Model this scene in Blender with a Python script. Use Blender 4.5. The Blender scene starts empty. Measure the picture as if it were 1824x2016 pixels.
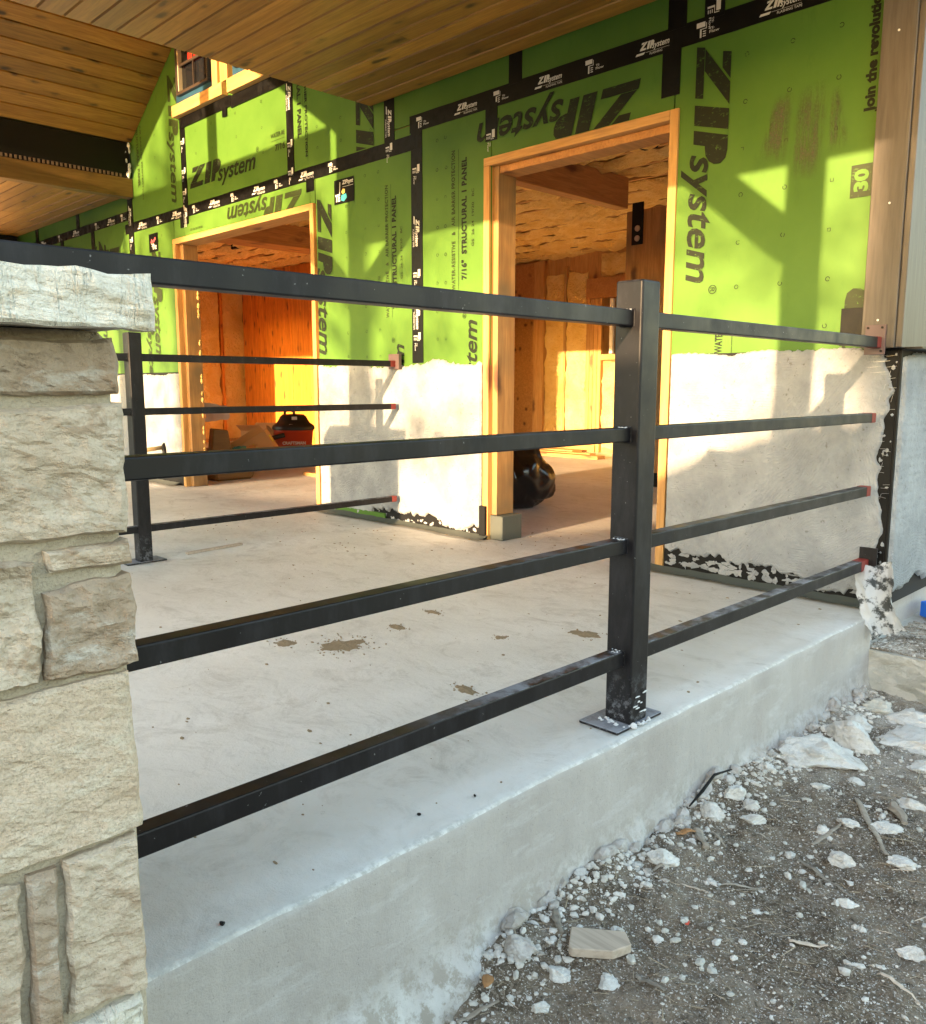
import bpy, bmesh, math, random
from mathutils import Vector, Matrix, noise, Euler
random.seed(7)
S = bpy.context.scene
COL = S.collection
# ------------------------------------------------------------------ camera, world, sun, exposure
cam = bpy.data.objects.new('camera', bpy.data.cameras.new('camera')); COL.objects.link(cam)
R = Matrix(((0.703799135, -0.104886244, 0.702613445), (0.710398785, 0.103095476, -0.696207505), (0.000586322, 0.989125977, 0.147069567)))
cam.matrix_world = Matrix.Translation((0, 0, .85)) @ R.to_4x4()
cam.data.sensor_fit = 'HORIZONTAL'; cam.data.sensor_width = 36; cam.data.lens = 36 * 1668 / 1824
cam.data.clip_start = .02; cam.data.clip_end = 500
S.camera = cam
SX, SZ = -.105, -.125                       # the sunlight's drift per metre towards the wall
sdir = Vector((SX, 1, SZ)).normalized()
w = bpy.data.worlds.new('World'); S.world = w; w.use_nodes = True
nt = w.node_tree; nt.nodes.clear()
sky = nt.nodes.new('ShaderNodeTexSky'); sky.sky_type = 'NISHITA'; sky.sun_disc = False
sky.sun_elevation = math.asin(-sdir.z); sky.sun_rotation = math.atan2(-sdir.x, -sdir.y)
sky.altitude = 200; sky.air_density = 1.15; sky.dust_density = 1.35; sky.ozone_density = .8
bg = nt.nodes.new('ShaderNodeBackground'); bg.inputs[1].default_value = .15
wo = nt.nodes.new('ShaderNodeOutputWorld'); nt.links.new(sky.outputs[0], bg.inputs[0]); nt.links.new(bg.outputs[0], wo.inputs[0])
sl = bpy.data.lights.new('sun', 'SUN'); sl.energy = 2.5; sl.angle = math.radians(.5); sl.color = (1, .67, .37)
so = bpy.data.objects.new('sun', sl); COL.objects.link(so); so.rotation_euler = sdir.to_track_quat('-Z', 'Y').to_euler()
S.view_settings.view_transform = 'Standard'; S.view_settings.look = 'None'; S.view_settings.gamma = 1
S.view_settings.exposure = 3.0
S.cycles.max_bounces = 10; S.cycles.diffuse_bounces = 6; S.cycles.use_denoising = True

# ------------------------------------------------------------------ materials
def M(name, base=(.5, .5, .5), rough=.7, metal=0.0, spec=.5):
    m = bpy.data.materials.new(name); m.use_nodes = True
    b = m.node_tree.nodes['Principled BSDF']
    b.inputs['Base Color'].default_value = (*base, 1); b.inputs['Roughness'].default_value = rough
    b.inputs['Metallic'].default_value = metal; b.inputs['Specular IOR Level'].default_value = spec
    return m
class G:
    """small node-graph helper"""
    def __init__(s, m): s.t = m.node_tree; s.b = s.t.nodes['Principled BSDF']; s.pos = None
    def n(s, ty, **k):
        x = s.t.nodes.new('ShaderNode' + ty)
        for a, v in k.items(): setattr(x, a, v)
        return x
    def l(s, a, b): s.t.links.new(a, b)
    def P(s, scale=(1, 1, 1), rand=True, gen=False):
        g = s.n('NewGeometry'); src = g.outputs['Position']
        if rand:
            oi = s.n('ObjectInfo'); mu = s.n('VectorMath', operation='SCALE'); cx = s.n('CombineXYZ')
            s.l(oi.outputs['Random'], cx.inputs[0]); s.l(oi.outputs['Random'], cx.inputs[1]); s.l(oi.outputs['Random'], cx.inputs[2])
            s.l(cx.outputs[0], mu.inputs[0]); mu.inputs['Scale'].default_value = 37.7
            ad = s.n('VectorMath', operation='ADD'); s.l(src, ad.inputs[0]); s.l(mu.outputs[0], ad.inputs[1]); src = ad.outputs[0]
        mp = s.n('Mapping'); mp.inputs['Scale'].default_value = scale; s.l(src, mp.inputs[0]); return mp.outputs[0]
    def noise(s, v, sc, det=4, rough=.55, dist=0.0):
        x = s.n('TexNoise'); x.inputs['Scale'].default_value = sc; x.inputs['Detail'].default_value = det
        x.inputs['Roughness'].default_value = rough; x.inputs['Distortion'].default_value = dist; s.l(v, x.inputs['Vector']); return x.outputs['Fac']
    def ramp(s, f, *stops):
        r = s.n('ValToRGB'); e = r.color_ramp.elements
        while len(e) < len(stops): e.new(.5)
        for i, (p, c) in enumerate(stops):
            e[i].position = p; c = (c, c, c) if not hasattr(c, '__len__') else c; e[i].color = (*c, 1)
        s.l(f, r.inputs[0]); return r.outputs[0]
    def mix(s, f, a, b, mode='MIX'):
        x = s.n('Mix', data_type='RGBA', blend_type=mode)
        for v, i in ((f, 0), (a, 6), (b, 7)):
            if hasattr(v, 'links'): s.l(v, x.inputs[i])
            elif i == 0: x.inputs[0].default_value = v
            else: x.inputs[i].default_value = (*v, 1)
        return x.outputs[2]
    def math(s, op, a, b=0.0):
        x = s.n('Math', operation=op)
        for v, i in ((a, 0), (b, 1)):
            if hasattr(v, 'links'): s.l(v, x.inputs[i])
            else: x.inputs[i].default_value = v
        return x.outputs[0]
    def color(s, c): s.l(c, s.b.inputs['Base Color'])
    def rough(s, c): s.l(c, s.b.inputs['Roughness'])
    def bump(s, *hs):
        prev = None
        for h, st, d in hs:
            x = s.n('Bump'); x.inputs['Strength'].default_value = st; x.inputs['Distance'].default_value = d; s.l(h, x.inputs['Height'])
            if prev: s.l(prev, x.inputs['Normal'])
            prev = x.outputs[0]
        s.l(prev, s.b.inputs['Normal'])

def wood(name, c1, c2, axis='x', knot=(.06, .03, .012), knots=True, rough=.55, fine=1.0, stain=None, var=.25, kn=2.4):
    m = M(name, c1, rough); g = G(m)
    st = {'x': (1, 14, 14), 'y': (14, 1, 14), 'z': (14, 14, 1)}[axis]
    ks = {'x': (.33, 1, 1), 'y': (1, .33, 1), 'z': (1, 1, .33)}[axis]
    v = g.P(st)
    a = g.noise(v, 1.6 * fine, 6, .6, .9); b = g.noise(v, 7 * fine, 3, .5, .3)
    c = g.mix(g.ramp(a, (.32, 0), (.68, 1)), c1, c2)
    c = g.mix(g.math('MULTIPLY', g.ramp(b, (.35, 1), (.55, 0)), .35), c, tuple(x * .55 for x in c2))
    if stain:
        c = g.mix(g.ramp(g.noise(g.P((1, 1, 1)), 2.2, 3), (.42, 0), (.62, 1)), c, stain)
    oi = g.n('ObjectInfo'); hv = g.n('HueSaturation'); mr = g.n('MapRange'); mr.inputs[3].default_value = 1 - var; mr.inputs[4].default_value = 1 + var
    g.l(oi.outputs['Random'], mr.inputs[0]); g.l(mr.outputs[0], hv.inputs['Value']); g.l(c, hv.inputs['Color']); c = hv.outputs[0]
    if knots:
        vo = g.n('TexVoronoi'); vo.inputs['Scale'].default_value = kn; vo.inputs['Randomness'].default_value = 1
        nz = g.n('VectorMath', operation='ADD'); g.l(g.P(tuple(k * kn * 1.0 for k in ks)), nz.inputs[0])
        nn = g.n('TexNoise'); nn.inputs['Scale'].default_value = 9; g.l(g.P((1, 1, 1)), nn.inputs['Vector'])
        sc = g.n('VectorMath', operation='SCALE'); sc.inputs['Scale'].default_value = .12; g.l(nn.outputs['Color'], sc.inputs[0]); g.l(sc.outputs[0], nz.inputs[1])
        g.l(nz.outputs[0], vo.inputs['Vector'])
        kf = g.ramp(vo.outputs['Distance'], (.06, 1), (.12, .8), (.18, .3), (.27, 0))
        c = g.mix(kf, c, knot)
    g.color(c)
    g.bump((b, .25, .002))
    return m

def zipgreen(name, ink=None):
    m = M(name, (.16, .36, .04), .5, spec=.25); g = G(m)
    v = g.P((1, 1, 1), rand=False)
    c = g.mix(g.ramp(g.noise(v, 3, 4), (.35, 0), (.7, 1)), (.068, .155, .020), (.090, .190, .028))
    sm = g.noise(g.P((1, 1, .35), rand=False), 14, 5, .7)
    c = g.mix(g.math('MULTIPLY', g.ramp(sm, (.6, 0), (.72, 1)), .35), c, (.05, .12, .018))
    osb = g.noise(v, 60, 3, .6)
    c = g.mix(g.math('MULTIPLY', osb, .18), c, (.05, .14, .014))
    if ink:
        wear = g.noise(g.P((1, 1, 2.2), rand=False), 38, 4, .75)
        c = g.mix(g.ramp(wear, (.30, 0.25), (.42, 1)), c, ink)
    g.color(c); g.bump((g.noise(v, 160, 2), .12, .001), (g.noise(v, 9, 2), .12, .004))
    return m

MAT = {}
MAT['green'] = zipgreen('green_coated_panel')
MAT['ink'] = zipgreen('worn_black_ink', (.010, .014, .006))
MAT['ink2'] = zipgreen('worn_brown_ink', (.022, .032, .008))
def tapem():
    m = M('black_tape', (.003, .003, .0032), .42, spec=.22); g = G(m)
    v = g.P(rand=True); g.rough(g.ramp(g.noise(v, 20, 4), (.35, .28), (.7, .6)))
    g.bump((g.noise(v, 45, 4, .6), .35, .002)); return m
MAT['tape'] = tapem()
MAT['white_ink'] = M('white_print', (.62, .62, .6), .5)
MAT['grey_ink'] = M('grey_print', (.16, .16, .16), .5)
MAT['fir'] = wood('framing_lumber', (.62, .36, .12), (.50, .24, .065), 'z', knot=(.16, .06, .02), rough=.6, var=.12)
MAT['fir_x'] = wood('framing_lumber_level', (.62, .36, .13), (.50, .25, .07), 'x', knot=(.16, .06, .02), rough=.6, var=.12)
MAT['fir_y'] = wood('framing_lumber_deep', (.55, .27, .08), (.42, .18, .05), 'y', knot=(.14, .05, .02), rough=.6, var=.12)
MAT['fir_dirty'] = wood('weathered_jamb_lumber', (.50, .27, .09), (.36, .17, .05), 'z', knot=(.10, .04, .015), stain=(.20, .13, .06), var=.1)
MAT['trim_wood'] = wood('grey_brown_trim', (.118, .100, .080), (.082, .066, .050), 'z', knot=(.12, .08, .05), knots=False, rough=.55, var=.02)
MAT['ceil_x'] = wood('stained_ceiling_board', (.40, .195, .032), (.25, .105, .014), 'x', knot=(.06, .025, .006), rough=.42, var=.27, kn=3.2)
MAT['ceil_y'] = wood('stained_vault_board', (.40, .195, .032), (.25, .105, .014), 'y', knot=(.06, .025, .006), rough=.42, var=.27, kn=3.2)
MAT['beam_y'] = wood('dark_stained_beam', (.22, .12, .03), (.15, .075, .018), 'y', knot=(.06, .03, .01), rough=.45, var=.05)
MAT['oak'] = wood('weathered_wood', (.34, .30, .25), (.22, .19, .15), 'x', knots=False, rough=.85, var=.3)
MAT['stake'] = wood('pale_stake_wood', (.56, .47, .38), (.46, .38, .30), 'x', knots=False, rough=.8, var=.1)
MAT['ply'] = wood('orange_plywood', (.84, .33, .045), (.58, .17, .020), 'z', knot=(.20, .06, .015), rough=.55, var=.12, kn=3.0)
def foamm():
    m = M('spray_foam', (.80, .47, .13), .8); g = G(m); v = g.P((1, 1, 1))
    c = g.mix(g.ramp(g.noise(v, 5, 4), (.35, 0), (.7, 1)), (.82, .54, .16), (.90, .66, .26)); g.color(c)
    g.bump((g.noise(v, 22, 4, .6), 1.0, .05), (g.noise(v, 80, 3, .6), .7, .010)); return m
MAT['foam'] = foamm()
def metalm():
    m = M('dark_bronze_paint', (.008, .007, .009), .36, spec=.32); g = G(m)
    v = g.P(rand=False); geo = g.n('NewGeometry'); sep = g.n('SeparateXYZ'); g.l(geo.outputs['True Normal'], sep.inputs[0])
    px = g.n('SeparateXYZ'); g.l(geo.outputs['Position'], px.inputs[0])
    up = g.math('GREATER_THAN', sep.outputs['Z'], .7)
    low = g.n('MapRange'); low.inputs[1].default_value = .62; low.inputs[2].default_value = .1; low.inputs[3].default_value = .15; low.inputs[4].default_value = 1.0
    g.l(px.outputs['Z'], low.inputs[0])
    near = g.n('MapRange'); near.inputs[1].default_value = 1.0; near.inputs[2].default_value = 1.35; g.l(px.outputs['Y'], near.inputs[0])
    d = g.ramp(g.noise(v, 17, 6, .7), (.42, 0), (.6, 1))
    f = g.math('MULTIPLY', g.math('MULTIPLY', up, d), g.math('MULTIPLY', low.outputs[0], near.outputs[0]))
    foot = g.math('MULTIPLY', g.math('LESS_THAN', px.outputs['Z'], .02), up)
    f = g.math('MAXIMUM', f, g.math('MULTIPLY', foot, g.ramp(g.noise(v, 30, 5, .7), (.3, .35), (.55, 1))))
    foot2 = g.n('MapRange'); foot2.inputs[1].default_value = .16; foot2.inputs[2].default_value = .0; g.l(px.outputs['Z'], foot2.inputs[0])
    f = g.math('MAXIMUM', f, g.math('MULTIPLY', g.math('MULTIPLY', foot2.outputs[0], .6), g.ramp(g.noise(v, 40, 6, .8), (.50, 0), (.60, 1))))
    base = g.mix(g.ramp(g.noise(g.P((1, 1, .3), rand=False), 14, 6, .75), (.48, 0), (.70, .8)), (.0055, .0048, .0066), (.022, .021, .026))
    bits = g.ramp(g.noise(v, 120, 2, .5), (.74, 0), (.77, 1))
    base = g.mix(g.math('MULTIPLY', bits, .6), base, (.25, .25, .26))
    g.color(g.mix(g.math('MULTIPLY', f, .75), base, (.34, .35, .39)))
    g.rough(g.mix(f, g.ramp(g.noise(v, 9, 3), (.3, .38), (.7, .6)), (.85, .85, .85)))
    g.bump((g.noise(v, 220, 2), .12, .0008)); return m
MAT['metal'] = metalm()
MAT['dust'] = M('cement_splash', (.62, .63, .65), .9)
MAT['red'] = M('red_primer', (.22, .025, .018), .5)
MAT['primer'] = M('mauve_primer_plate', (.12, .075, .075), .5)
def stonem(name, c1, c2, c3, grain=.4, sc=1.0):
    m = M(name, c1, .9, spec=.25); g = G(m); v = g.P((1, 1, 1), rand=True)
    n1 = g.noise(v, 9 * sc, 5, .62); n2 = g.noise(v, 34 * sc, 5, .7); n3 = g.noise(g.P((1, 1, 2.4)), 16 * sc, 4, .7, .6)
    c = g.mix(g.ramp(n1, (.36, 0), (.62, 1)), c1, c2)
    c = g.mix(g.ramp(n3, (.52, 0), (.66, .8)), c, c3)
    c = g.mix(g.ramp(n2, (.30, .35), (.5, 0)), c, tuple(x * .72 for x in c1))
    sp = g.noise(v, 260, 3, .7); c = g.mix(g.ramp(sp, (.3, grain), (.55, 0)), c, tuple(x * .6 for x in c2))
    g.color(c); g.bump((n2, .8, .008), (sp, .9, .0022), (n3, .5, .008), (g.noise(v, 110 * sc, 4, .7), .6, .003)); return m
MAT['stone'] = stonem('buff_limestone', (.47, .375, .275), (.58, .49, .385), (.31, .22, .14))
MAT['stone2'] = stonem('tan_sandstone', (.54, .425, .31), (.62, .505, .385), (.64, .57, .46), .8)
MAT['stone3'] = stonem('rust_limestone', (.34, .25, .17), (.42, .34, .26), (.52, .48, .42))
MAT['capstone'] = stonem('pale_cap_limestone', (.64, .60, .51), (.72, .69, .61), (.50, .41, .28))
def capmat():
    m = MAT['capstone']; g = G(m); v = g.P((1, 70, 9), rand=False)
    b_ = g.n('Bump'); b_.inputs['Strength'].default_value = .55; b_.inputs['Distance'].default_value = .006
    old = g.b.inputs['Normal'].links[0].from_socket; g.l(g.ramp(g.noise(v, 1.0, 3, .6), (.52, 0), (.62, 1)), b_.inputs['Height']); g.l(old, b_.inputs['Normal']); g.l(b_.outputs[0], g.b.inputs['Normal'])
capmat()
MAT['mortar'] = stonem('buff_mortar', (.42, .36, .27), (.48, .42, .33), (.37, .31, .23), .5)
MAT['rock'] = stonem('white_limestone_rock', (.66, .64, .60), (.74, .73, .70), (.50, .46, .40), .25, 1.5)
def slabm():
    m = M('smooth_concrete', (.55, .53, .49), .62); g = G(m); v = g.P((1, 1, 1), rand=False)
    geo = g.n('NewGeometry'); sep = g.n('SeparateXYZ'); g.l(geo.outputs['Position'], sep.inputs[0]); nn = g.n('SeparateXYZ'); g.l(geo.outputs['True Normal'], nn.inputs[0])
    c = g.mix(g.ramp(g.noise(v, 1.7, 5, .6), (.35, 0), (.66, 1)), (.57, .56, .53), (.69, .68, .655))
    c = g.mix(g.math('MULTIPLY', g.ramp(g.noise(g.P((.9, 1.25, 1), rand=False), 5, 10, .82, 1.2), (.50, 0), (.66, 1)), .6), c, (.30, .28, .25))
    c = g.mix(g.ramp(g.noise(g.P((1.6, .7, 1), rand=False), 16, 9, .85, 2.0), (.60, 0), (.64, .55)), c, (.26, .24, .21))
    c = g.mix(g.ramp(g.noise(v, .9, 3, .6), (.4, 0), (.65, .45)), c, (.47, .44, .39))
    c = g.mix(g.ramp(g.noise(v, 75, 3, .7), (.68, 0), (.75, .55)), c, (.20, .18, .15))
    # pale cement slurry washed along the edge of the slab
    mr = g.n('MapRange'); mr.inputs[1].default_value = -1.62; mr.inputs[2].default_value = -1.17; g.l(sep.outputs['X'], mr.inputs[0])
    wash = g.math('MULTIPLY', mr.outputs[0], g.ramp(g.noise(v, 4, 5, .65), (.36, 0), (.62, 1)))
    c = g.mix(g.math('MULTIPLY', wash, .8), c, (.68, .68, .67))
    ed = g.n('MapRange'); ed.inputs[1].default_value = -1.128; ed.inputs[2].default_value = -1.112; g.l(sep.outputs['X'], ed.inputs[0]); c = g.mix(g.math('MULTIPLY', ed.outputs[0], g.ramp(g.noise(v, 45, 5, .75), (.42, 0), (.56, .8))), c, (.36, .35, .33))
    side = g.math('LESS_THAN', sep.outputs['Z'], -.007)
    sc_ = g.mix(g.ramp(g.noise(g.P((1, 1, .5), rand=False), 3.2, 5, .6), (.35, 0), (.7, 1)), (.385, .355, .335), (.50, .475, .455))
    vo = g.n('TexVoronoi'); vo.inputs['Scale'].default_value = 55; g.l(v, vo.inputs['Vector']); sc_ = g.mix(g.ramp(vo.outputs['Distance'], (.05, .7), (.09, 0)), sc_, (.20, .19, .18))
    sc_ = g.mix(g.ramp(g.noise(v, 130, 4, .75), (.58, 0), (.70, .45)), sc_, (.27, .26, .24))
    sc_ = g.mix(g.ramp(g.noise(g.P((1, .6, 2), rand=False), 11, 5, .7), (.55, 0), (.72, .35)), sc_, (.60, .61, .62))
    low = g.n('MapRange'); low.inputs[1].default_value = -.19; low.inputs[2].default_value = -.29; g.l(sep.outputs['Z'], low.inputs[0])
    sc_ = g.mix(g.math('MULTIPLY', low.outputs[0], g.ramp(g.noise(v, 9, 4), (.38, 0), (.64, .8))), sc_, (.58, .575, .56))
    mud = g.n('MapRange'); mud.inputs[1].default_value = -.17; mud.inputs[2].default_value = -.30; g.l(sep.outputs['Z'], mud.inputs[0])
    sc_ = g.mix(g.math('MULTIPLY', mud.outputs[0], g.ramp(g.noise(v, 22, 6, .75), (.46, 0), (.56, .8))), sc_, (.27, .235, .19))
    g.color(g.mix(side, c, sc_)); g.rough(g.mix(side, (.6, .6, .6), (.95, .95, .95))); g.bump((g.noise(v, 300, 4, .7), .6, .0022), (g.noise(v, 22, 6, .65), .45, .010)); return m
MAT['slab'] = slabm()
MAT['footing'] = stonem('chipped_footing_concrete', (.50, .49, .44), (.60, .59, .55), (.40, .38, .32), .2, .8)
def coatm():
    m = M('scratch_coat_mortar', (.56, .55, .53), .92, spec=.15); g = G(m)
    v = g.P((1, 1, 1), rand=False)
    big = g.noise(v, 1.6, 2, .5)
    mp = g.n('Mapping'); g.l(v, mp.inputs[0])
    cx = g.n('CombineXYZ'); mm = g.math('MULTIPLY', g.ramp(big, (.40, 0), (.44, .45), (.55, .5), (.60, 1)), 1.9); g.l(mm, cx.inputs[1]); g.l(cx.outputs[0], mp.inputs['Rotation'])
    wv = g.n('TexWave', wave_type='BANDS', bands_direction='Z'); wv.inputs['Scale'].default_value = 30; wv.inputs['Distortion'].default_value = 4.0; wv.inputs['Detail'].default_value = 4; wv.inputs['Detail Scale'].default_value = 1.3; g.l(mp.outputs[0], wv.inputs[0])
    pit = g.noise(v, 42, 5, .72)
    c = g.mix(g.ramp(g.noise(v, 6, 5, .65), (.35, 0), (.68, 1)), (.27, .285, .30), (.39, .405, .42))
    c = g.mix(g.ramp(pit, (.62, 0), (.68, .6)), c, (.14, .13, .11))
    g.color(c); g.bump((wv.outputs['Fac'], .32, .005), (pit, .8, .010), (g.noise(v, 150, 3), .6, .003)); return m
MAT['coat'] = coatm()
MAT['felt'] = M('black_building_paper', (.006, .006, .006), .6, spec=.25)
MAT['grey_flash'] = M('grey_green_flashing', (.07, .08, .07), .6)
def dirtm():
    m = M('trodden_dirt', (.14, .12, .10), .95, spec=.15); g = G(m); v = g.P((1, 1, 1), rand=False)
    c = g.mix(g.ramp(g.noise(v, 3.5, 5, .6), (.36, 0), (.66, 1)), (.110, .084, .058), (.25, .205, .155))
    c = g.mix(g.ramp(g.noise(v, 11, 6, .7), (.52, 0), (.66, .7)), c, (.34, .295, .24))
    ps = g.n('SeparateXYZ'); gp = g.n('NewGeometry'); g.l(gp.outputs['Position'], ps.inputs[0]); fy = g.n('MapRange'); fy.inputs[1].default_value = 2.25; fy.inputs[2].default_value = 3.0; g.l(ps.outputs['Y'], fy.inputs[0])
    c = g.mix(g.math('MULTIPLY', fy.outputs[0], g.ramp(g.noise(v, 8, 6, .75), (.40, 0), (.56, .9))), c, (.52, .49, .44))
    c = g.mix(g.ramp(g.noise(v, 7, 6, .7), (.34, .75), (.46, 0)), c, (.065, .050, .036))
    c = g.mix(g.ramp(g.noise(v, 110, 4, .75), (.5, 0), (.62, 1)), c, (.30, .255, .205))
    c = g.mix(g.ramp(g.noise(v, 70, 3, .7), (.3, .8), (.42, 0)), c, (.04, .033, .026))
    c = g.mix(g.ramp(g.noise(v, 210, 2, .6), (.61, 0), (.65, 1)), c, (.60, .58, .55))
    g.color(c); g.bump((g.noise(v, 60, 5, .75), .9, .012), (g.noise(v, 260, 2), .6, .003)); return m
MAT['dirt'] = dirtm()
MAT['chip'] = stonem('pale_gravel', (.58, .55, .50), (.76, .73, .69), (.36, .32, .27), .1)
MAT['straw'] = wood('dry_straw', (.52, .45, .34), (.30, .24, .16), 'x', knots=False, rough=.85, var=.3)
MAT['mud'] = M('dried_mud', (.25, .19, .12), .95)
MAT['blue_tape'] = M('blue_window_flange', (.02, .07, .12), .4)
MAT['glass'] = M('window_glass', (.012, .013, .015), .06, spec=.6)
MAT['sash'] = M('bronze_sash', (.05, .035, .025), .35)
MAT['red_sign'] = M('red_plastic_sheet', (.80, .03, .015), .4)
MAT['cream'] = M('cream_jamb', (.70, .62, .42), .5)
MAT['bag'] = M('black_plastic_film', (.006, .006, .007), .22, spec=.7)
MAT['board'] = M('cardboard', (.66, .40, .18), .85)
MAT['label'] = M('yellow_green_label', (.72, .70, .05), .5)
MAT['vac_red'] = M('vacuum_red_drum', (.50, .05, .015), .38)
MAT['vac_black'] = M('vacuum_black_plastic', (.012, .012, .013), .4)
MAT['white'] = M('white_paper', (.75, .74, .70), .8)
MAT['teal'] = M('teal_print', (.03, .28, .32), .5)
MAT['yellow'] = M('yellow_print', (.70, .50, .12), .5)
MAT['pink'] = M('red_print', (.60, .10, .12), .5)
MAT['blue'] = M('blue_plastic', (.01, .16, .80), .35)
MAT['steel'] = M('galvanised_steel', (.45, .45, .46), .35, .9)
MAT['brass'] = M('brown_pipe', (.24, .17, .08), .5)
MAT['leaf'] = M('dry_leaf', (.32, .16, .06), .7)
MAT['foliage'] = M('tree_leaves', (.06, .10, .03), .6)
MAT['bark'] = stonem('tree_bark', (.12, .09, .07), (.16, .13, .10), (.08, .06, .05))
MAT['dark_panel'] = M('dark_brown_metal_soffit', (.010, .008, .006), .5, 0, .25)
MAT['vent'] = M('pale_vent_slots', (.17, .11, .07), .6)
MAT['roof'] = M('roof_deck_board', (.20, .14, .08), .8)

# ------------------------------------------------------------------ object helpers
ORG = {}
def root(name, label, cat, loc, group=None):
    o = bpy.data.objects.new(name, None); COL.objects.link(o); o.location = loc; o['label'] = label; o['category'] = cat
    if group: o['group'] = group
    o.empty_display_size = .1
    ORG[o.name] = Vector(loc); return o
def link(name, me, mat=None, parent=None, smooth=False):
    """mesh given in world coordinates -> object, moved into the parent's frame"""
    o = bpy.data.objects.new(name, me); COL.objects.link(o)
    if mat:
        me.materials.clear(); me.materials.append(MAT[mat] if isinstance(mat, str) else mat)
    if smooth: me.polygons.foreach_set('use_smooth', [True] * len(me.polygons))
    if parent:
        o.parent = parent; p = ORG[parent.name]; me.transform(Matrix.Translation(-p)); ORG[o.name] = p
    else: ORG[o.name] = Vector((0, 0, 0))
    return o
def thing(name, me, mat, label, cat, group=None, smooth=False):
    """one-mesh thing with its origin at the base of the mesh"""
    vs = [v.co for v in me.vertices]
    c = Vector(((min(v.x for v in vs) + max(v.x for v in vs)) / 2, (min(v.y for v in vs) + max(v.y for v in vs)) / 2, min(v.z for v in vs)))
    me.transform(Matrix.Translation(-c)); o = bpy.data.objects.new(name, me); COL.objects.link(o); o.location = c
    me.materials.append(MAT[mat]); o['label'] = label; o['category'] = cat
    if group: o['group'] = group
    if smooth: me.polygons.foreach_set('use_smooth', [True] * len(me.polygons))
    ORG[o.name] = c.copy(); return o
def struct(name, me, mat, smooth=False):
    o = link(name, me, mat, None, smooth); o['kind'] = 'structure'; return o
def mesh(vs, fs, name='m'):
    me = bpy.data.meshes.new(name); me.from_pydata([tuple(v) for v in vs], [], fs); me.update(); return me
def boxm(x0, x1, y0, y1, z0, z1, bev=0.0, seg=1):
    bm = bmesh.new(); bmesh.ops.create_cube(bm, size=1)
    for v in bm.verts: v.co = Vector((x0 + (v.co.x + .5) * (x1 - x0), y0 + (v.co.y + .5) * (y1 - y0), z0 + (v.co.z + .5) * (z1 - z0)))
    if bev: bmesh.ops.bevel(bm, geom=list(bm.edges), offset=bev, segments=seg, affect='EDGES', profile=.5)
    me = bpy.data.meshes.new('box'); bm.to_mesh(me); bm.free(); return me
def box(name, x0, x1, y0, y1, z0, z1, mat, parent=None, bev=0.0, seg=1):
    return link(name, boxm(x0, x1, y0, y1, z0, z1, bev, seg), mat, parent)
def joined(meshes):
    bm = bmesh.new()
    for me in meshes: bm.from_mesh(me)
    me = bpy.data.meshes.new('join'); bm.to_mesh(me); bm.free(); return me
def prism(poly, axis, a, b, bev=0.0):
    """poly of 2-D points extruded along axis from a to b"""
    f = {'x': lambda p, t: (t, p[0], p[1]), 'y': lambda p, t: (p[0], t, p[1]), 'z': lambda p, t: (p[0], p[1], t)}[axis]
    n = len(poly); vs = [f(p, a) for p in poly] + [f(p, b) for p in poly]
    fs = [list(range(n))[::-1], list(range(n, 2 * n))] + [[i, (i + 1) % n, n + (i + 1) % n, n + i] for i in range(n)]
    me = mesh(vs, fs); bm = bmesh.new(); bm.from_mesh(me); bmesh.ops.recalc_face_normals(bm, faces=bm.faces)
    if bev: bmesh.ops.bevel(bm, geom=list(bm.edges), offset=bev, segments=1, affect='EDGES', profile=.5)
    bm.to_mesh(me); bm.free(); return me
def tube(pts, r, n=8, cap=True):
    pts = [Vector(p) for p in pts]; vs = []; fs = []
    rs = r if hasattr(r, '__len__') else [r] * len(pts)
    for i, p in enumerate(pts):
        d = (pts[min(i + 1, len(pts) - 1)] - pts[max(i - 1, 0)]).normalized(); u = d.orthogonal().normalized() if i == 0 else (u - d * u.dot(d)).normalized(); q = d.cross(u)
        for k in range(n):
            a = 2 * math.pi * k / n; vs.append(p + (u * math.cos(a) + q * math.sin(a)) * rs[i])
    for i in range(len(pts) - 1):
        for k in range(n): fs.append([i * n + k, i * n + (k + 1) % n, (i + 1) * n + (k + 1) % n, (i + 1) * n + k])
    if cap: fs += [list(range(n))[::-1], [(len(pts) - 1) * n + k for k in range(n)]]
    return mesh(vs, fs)
def fn(p, sc=1.0, oc=4): return noise.fractal(Vector(p) * sc, .9, 2.1, oc)
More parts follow.
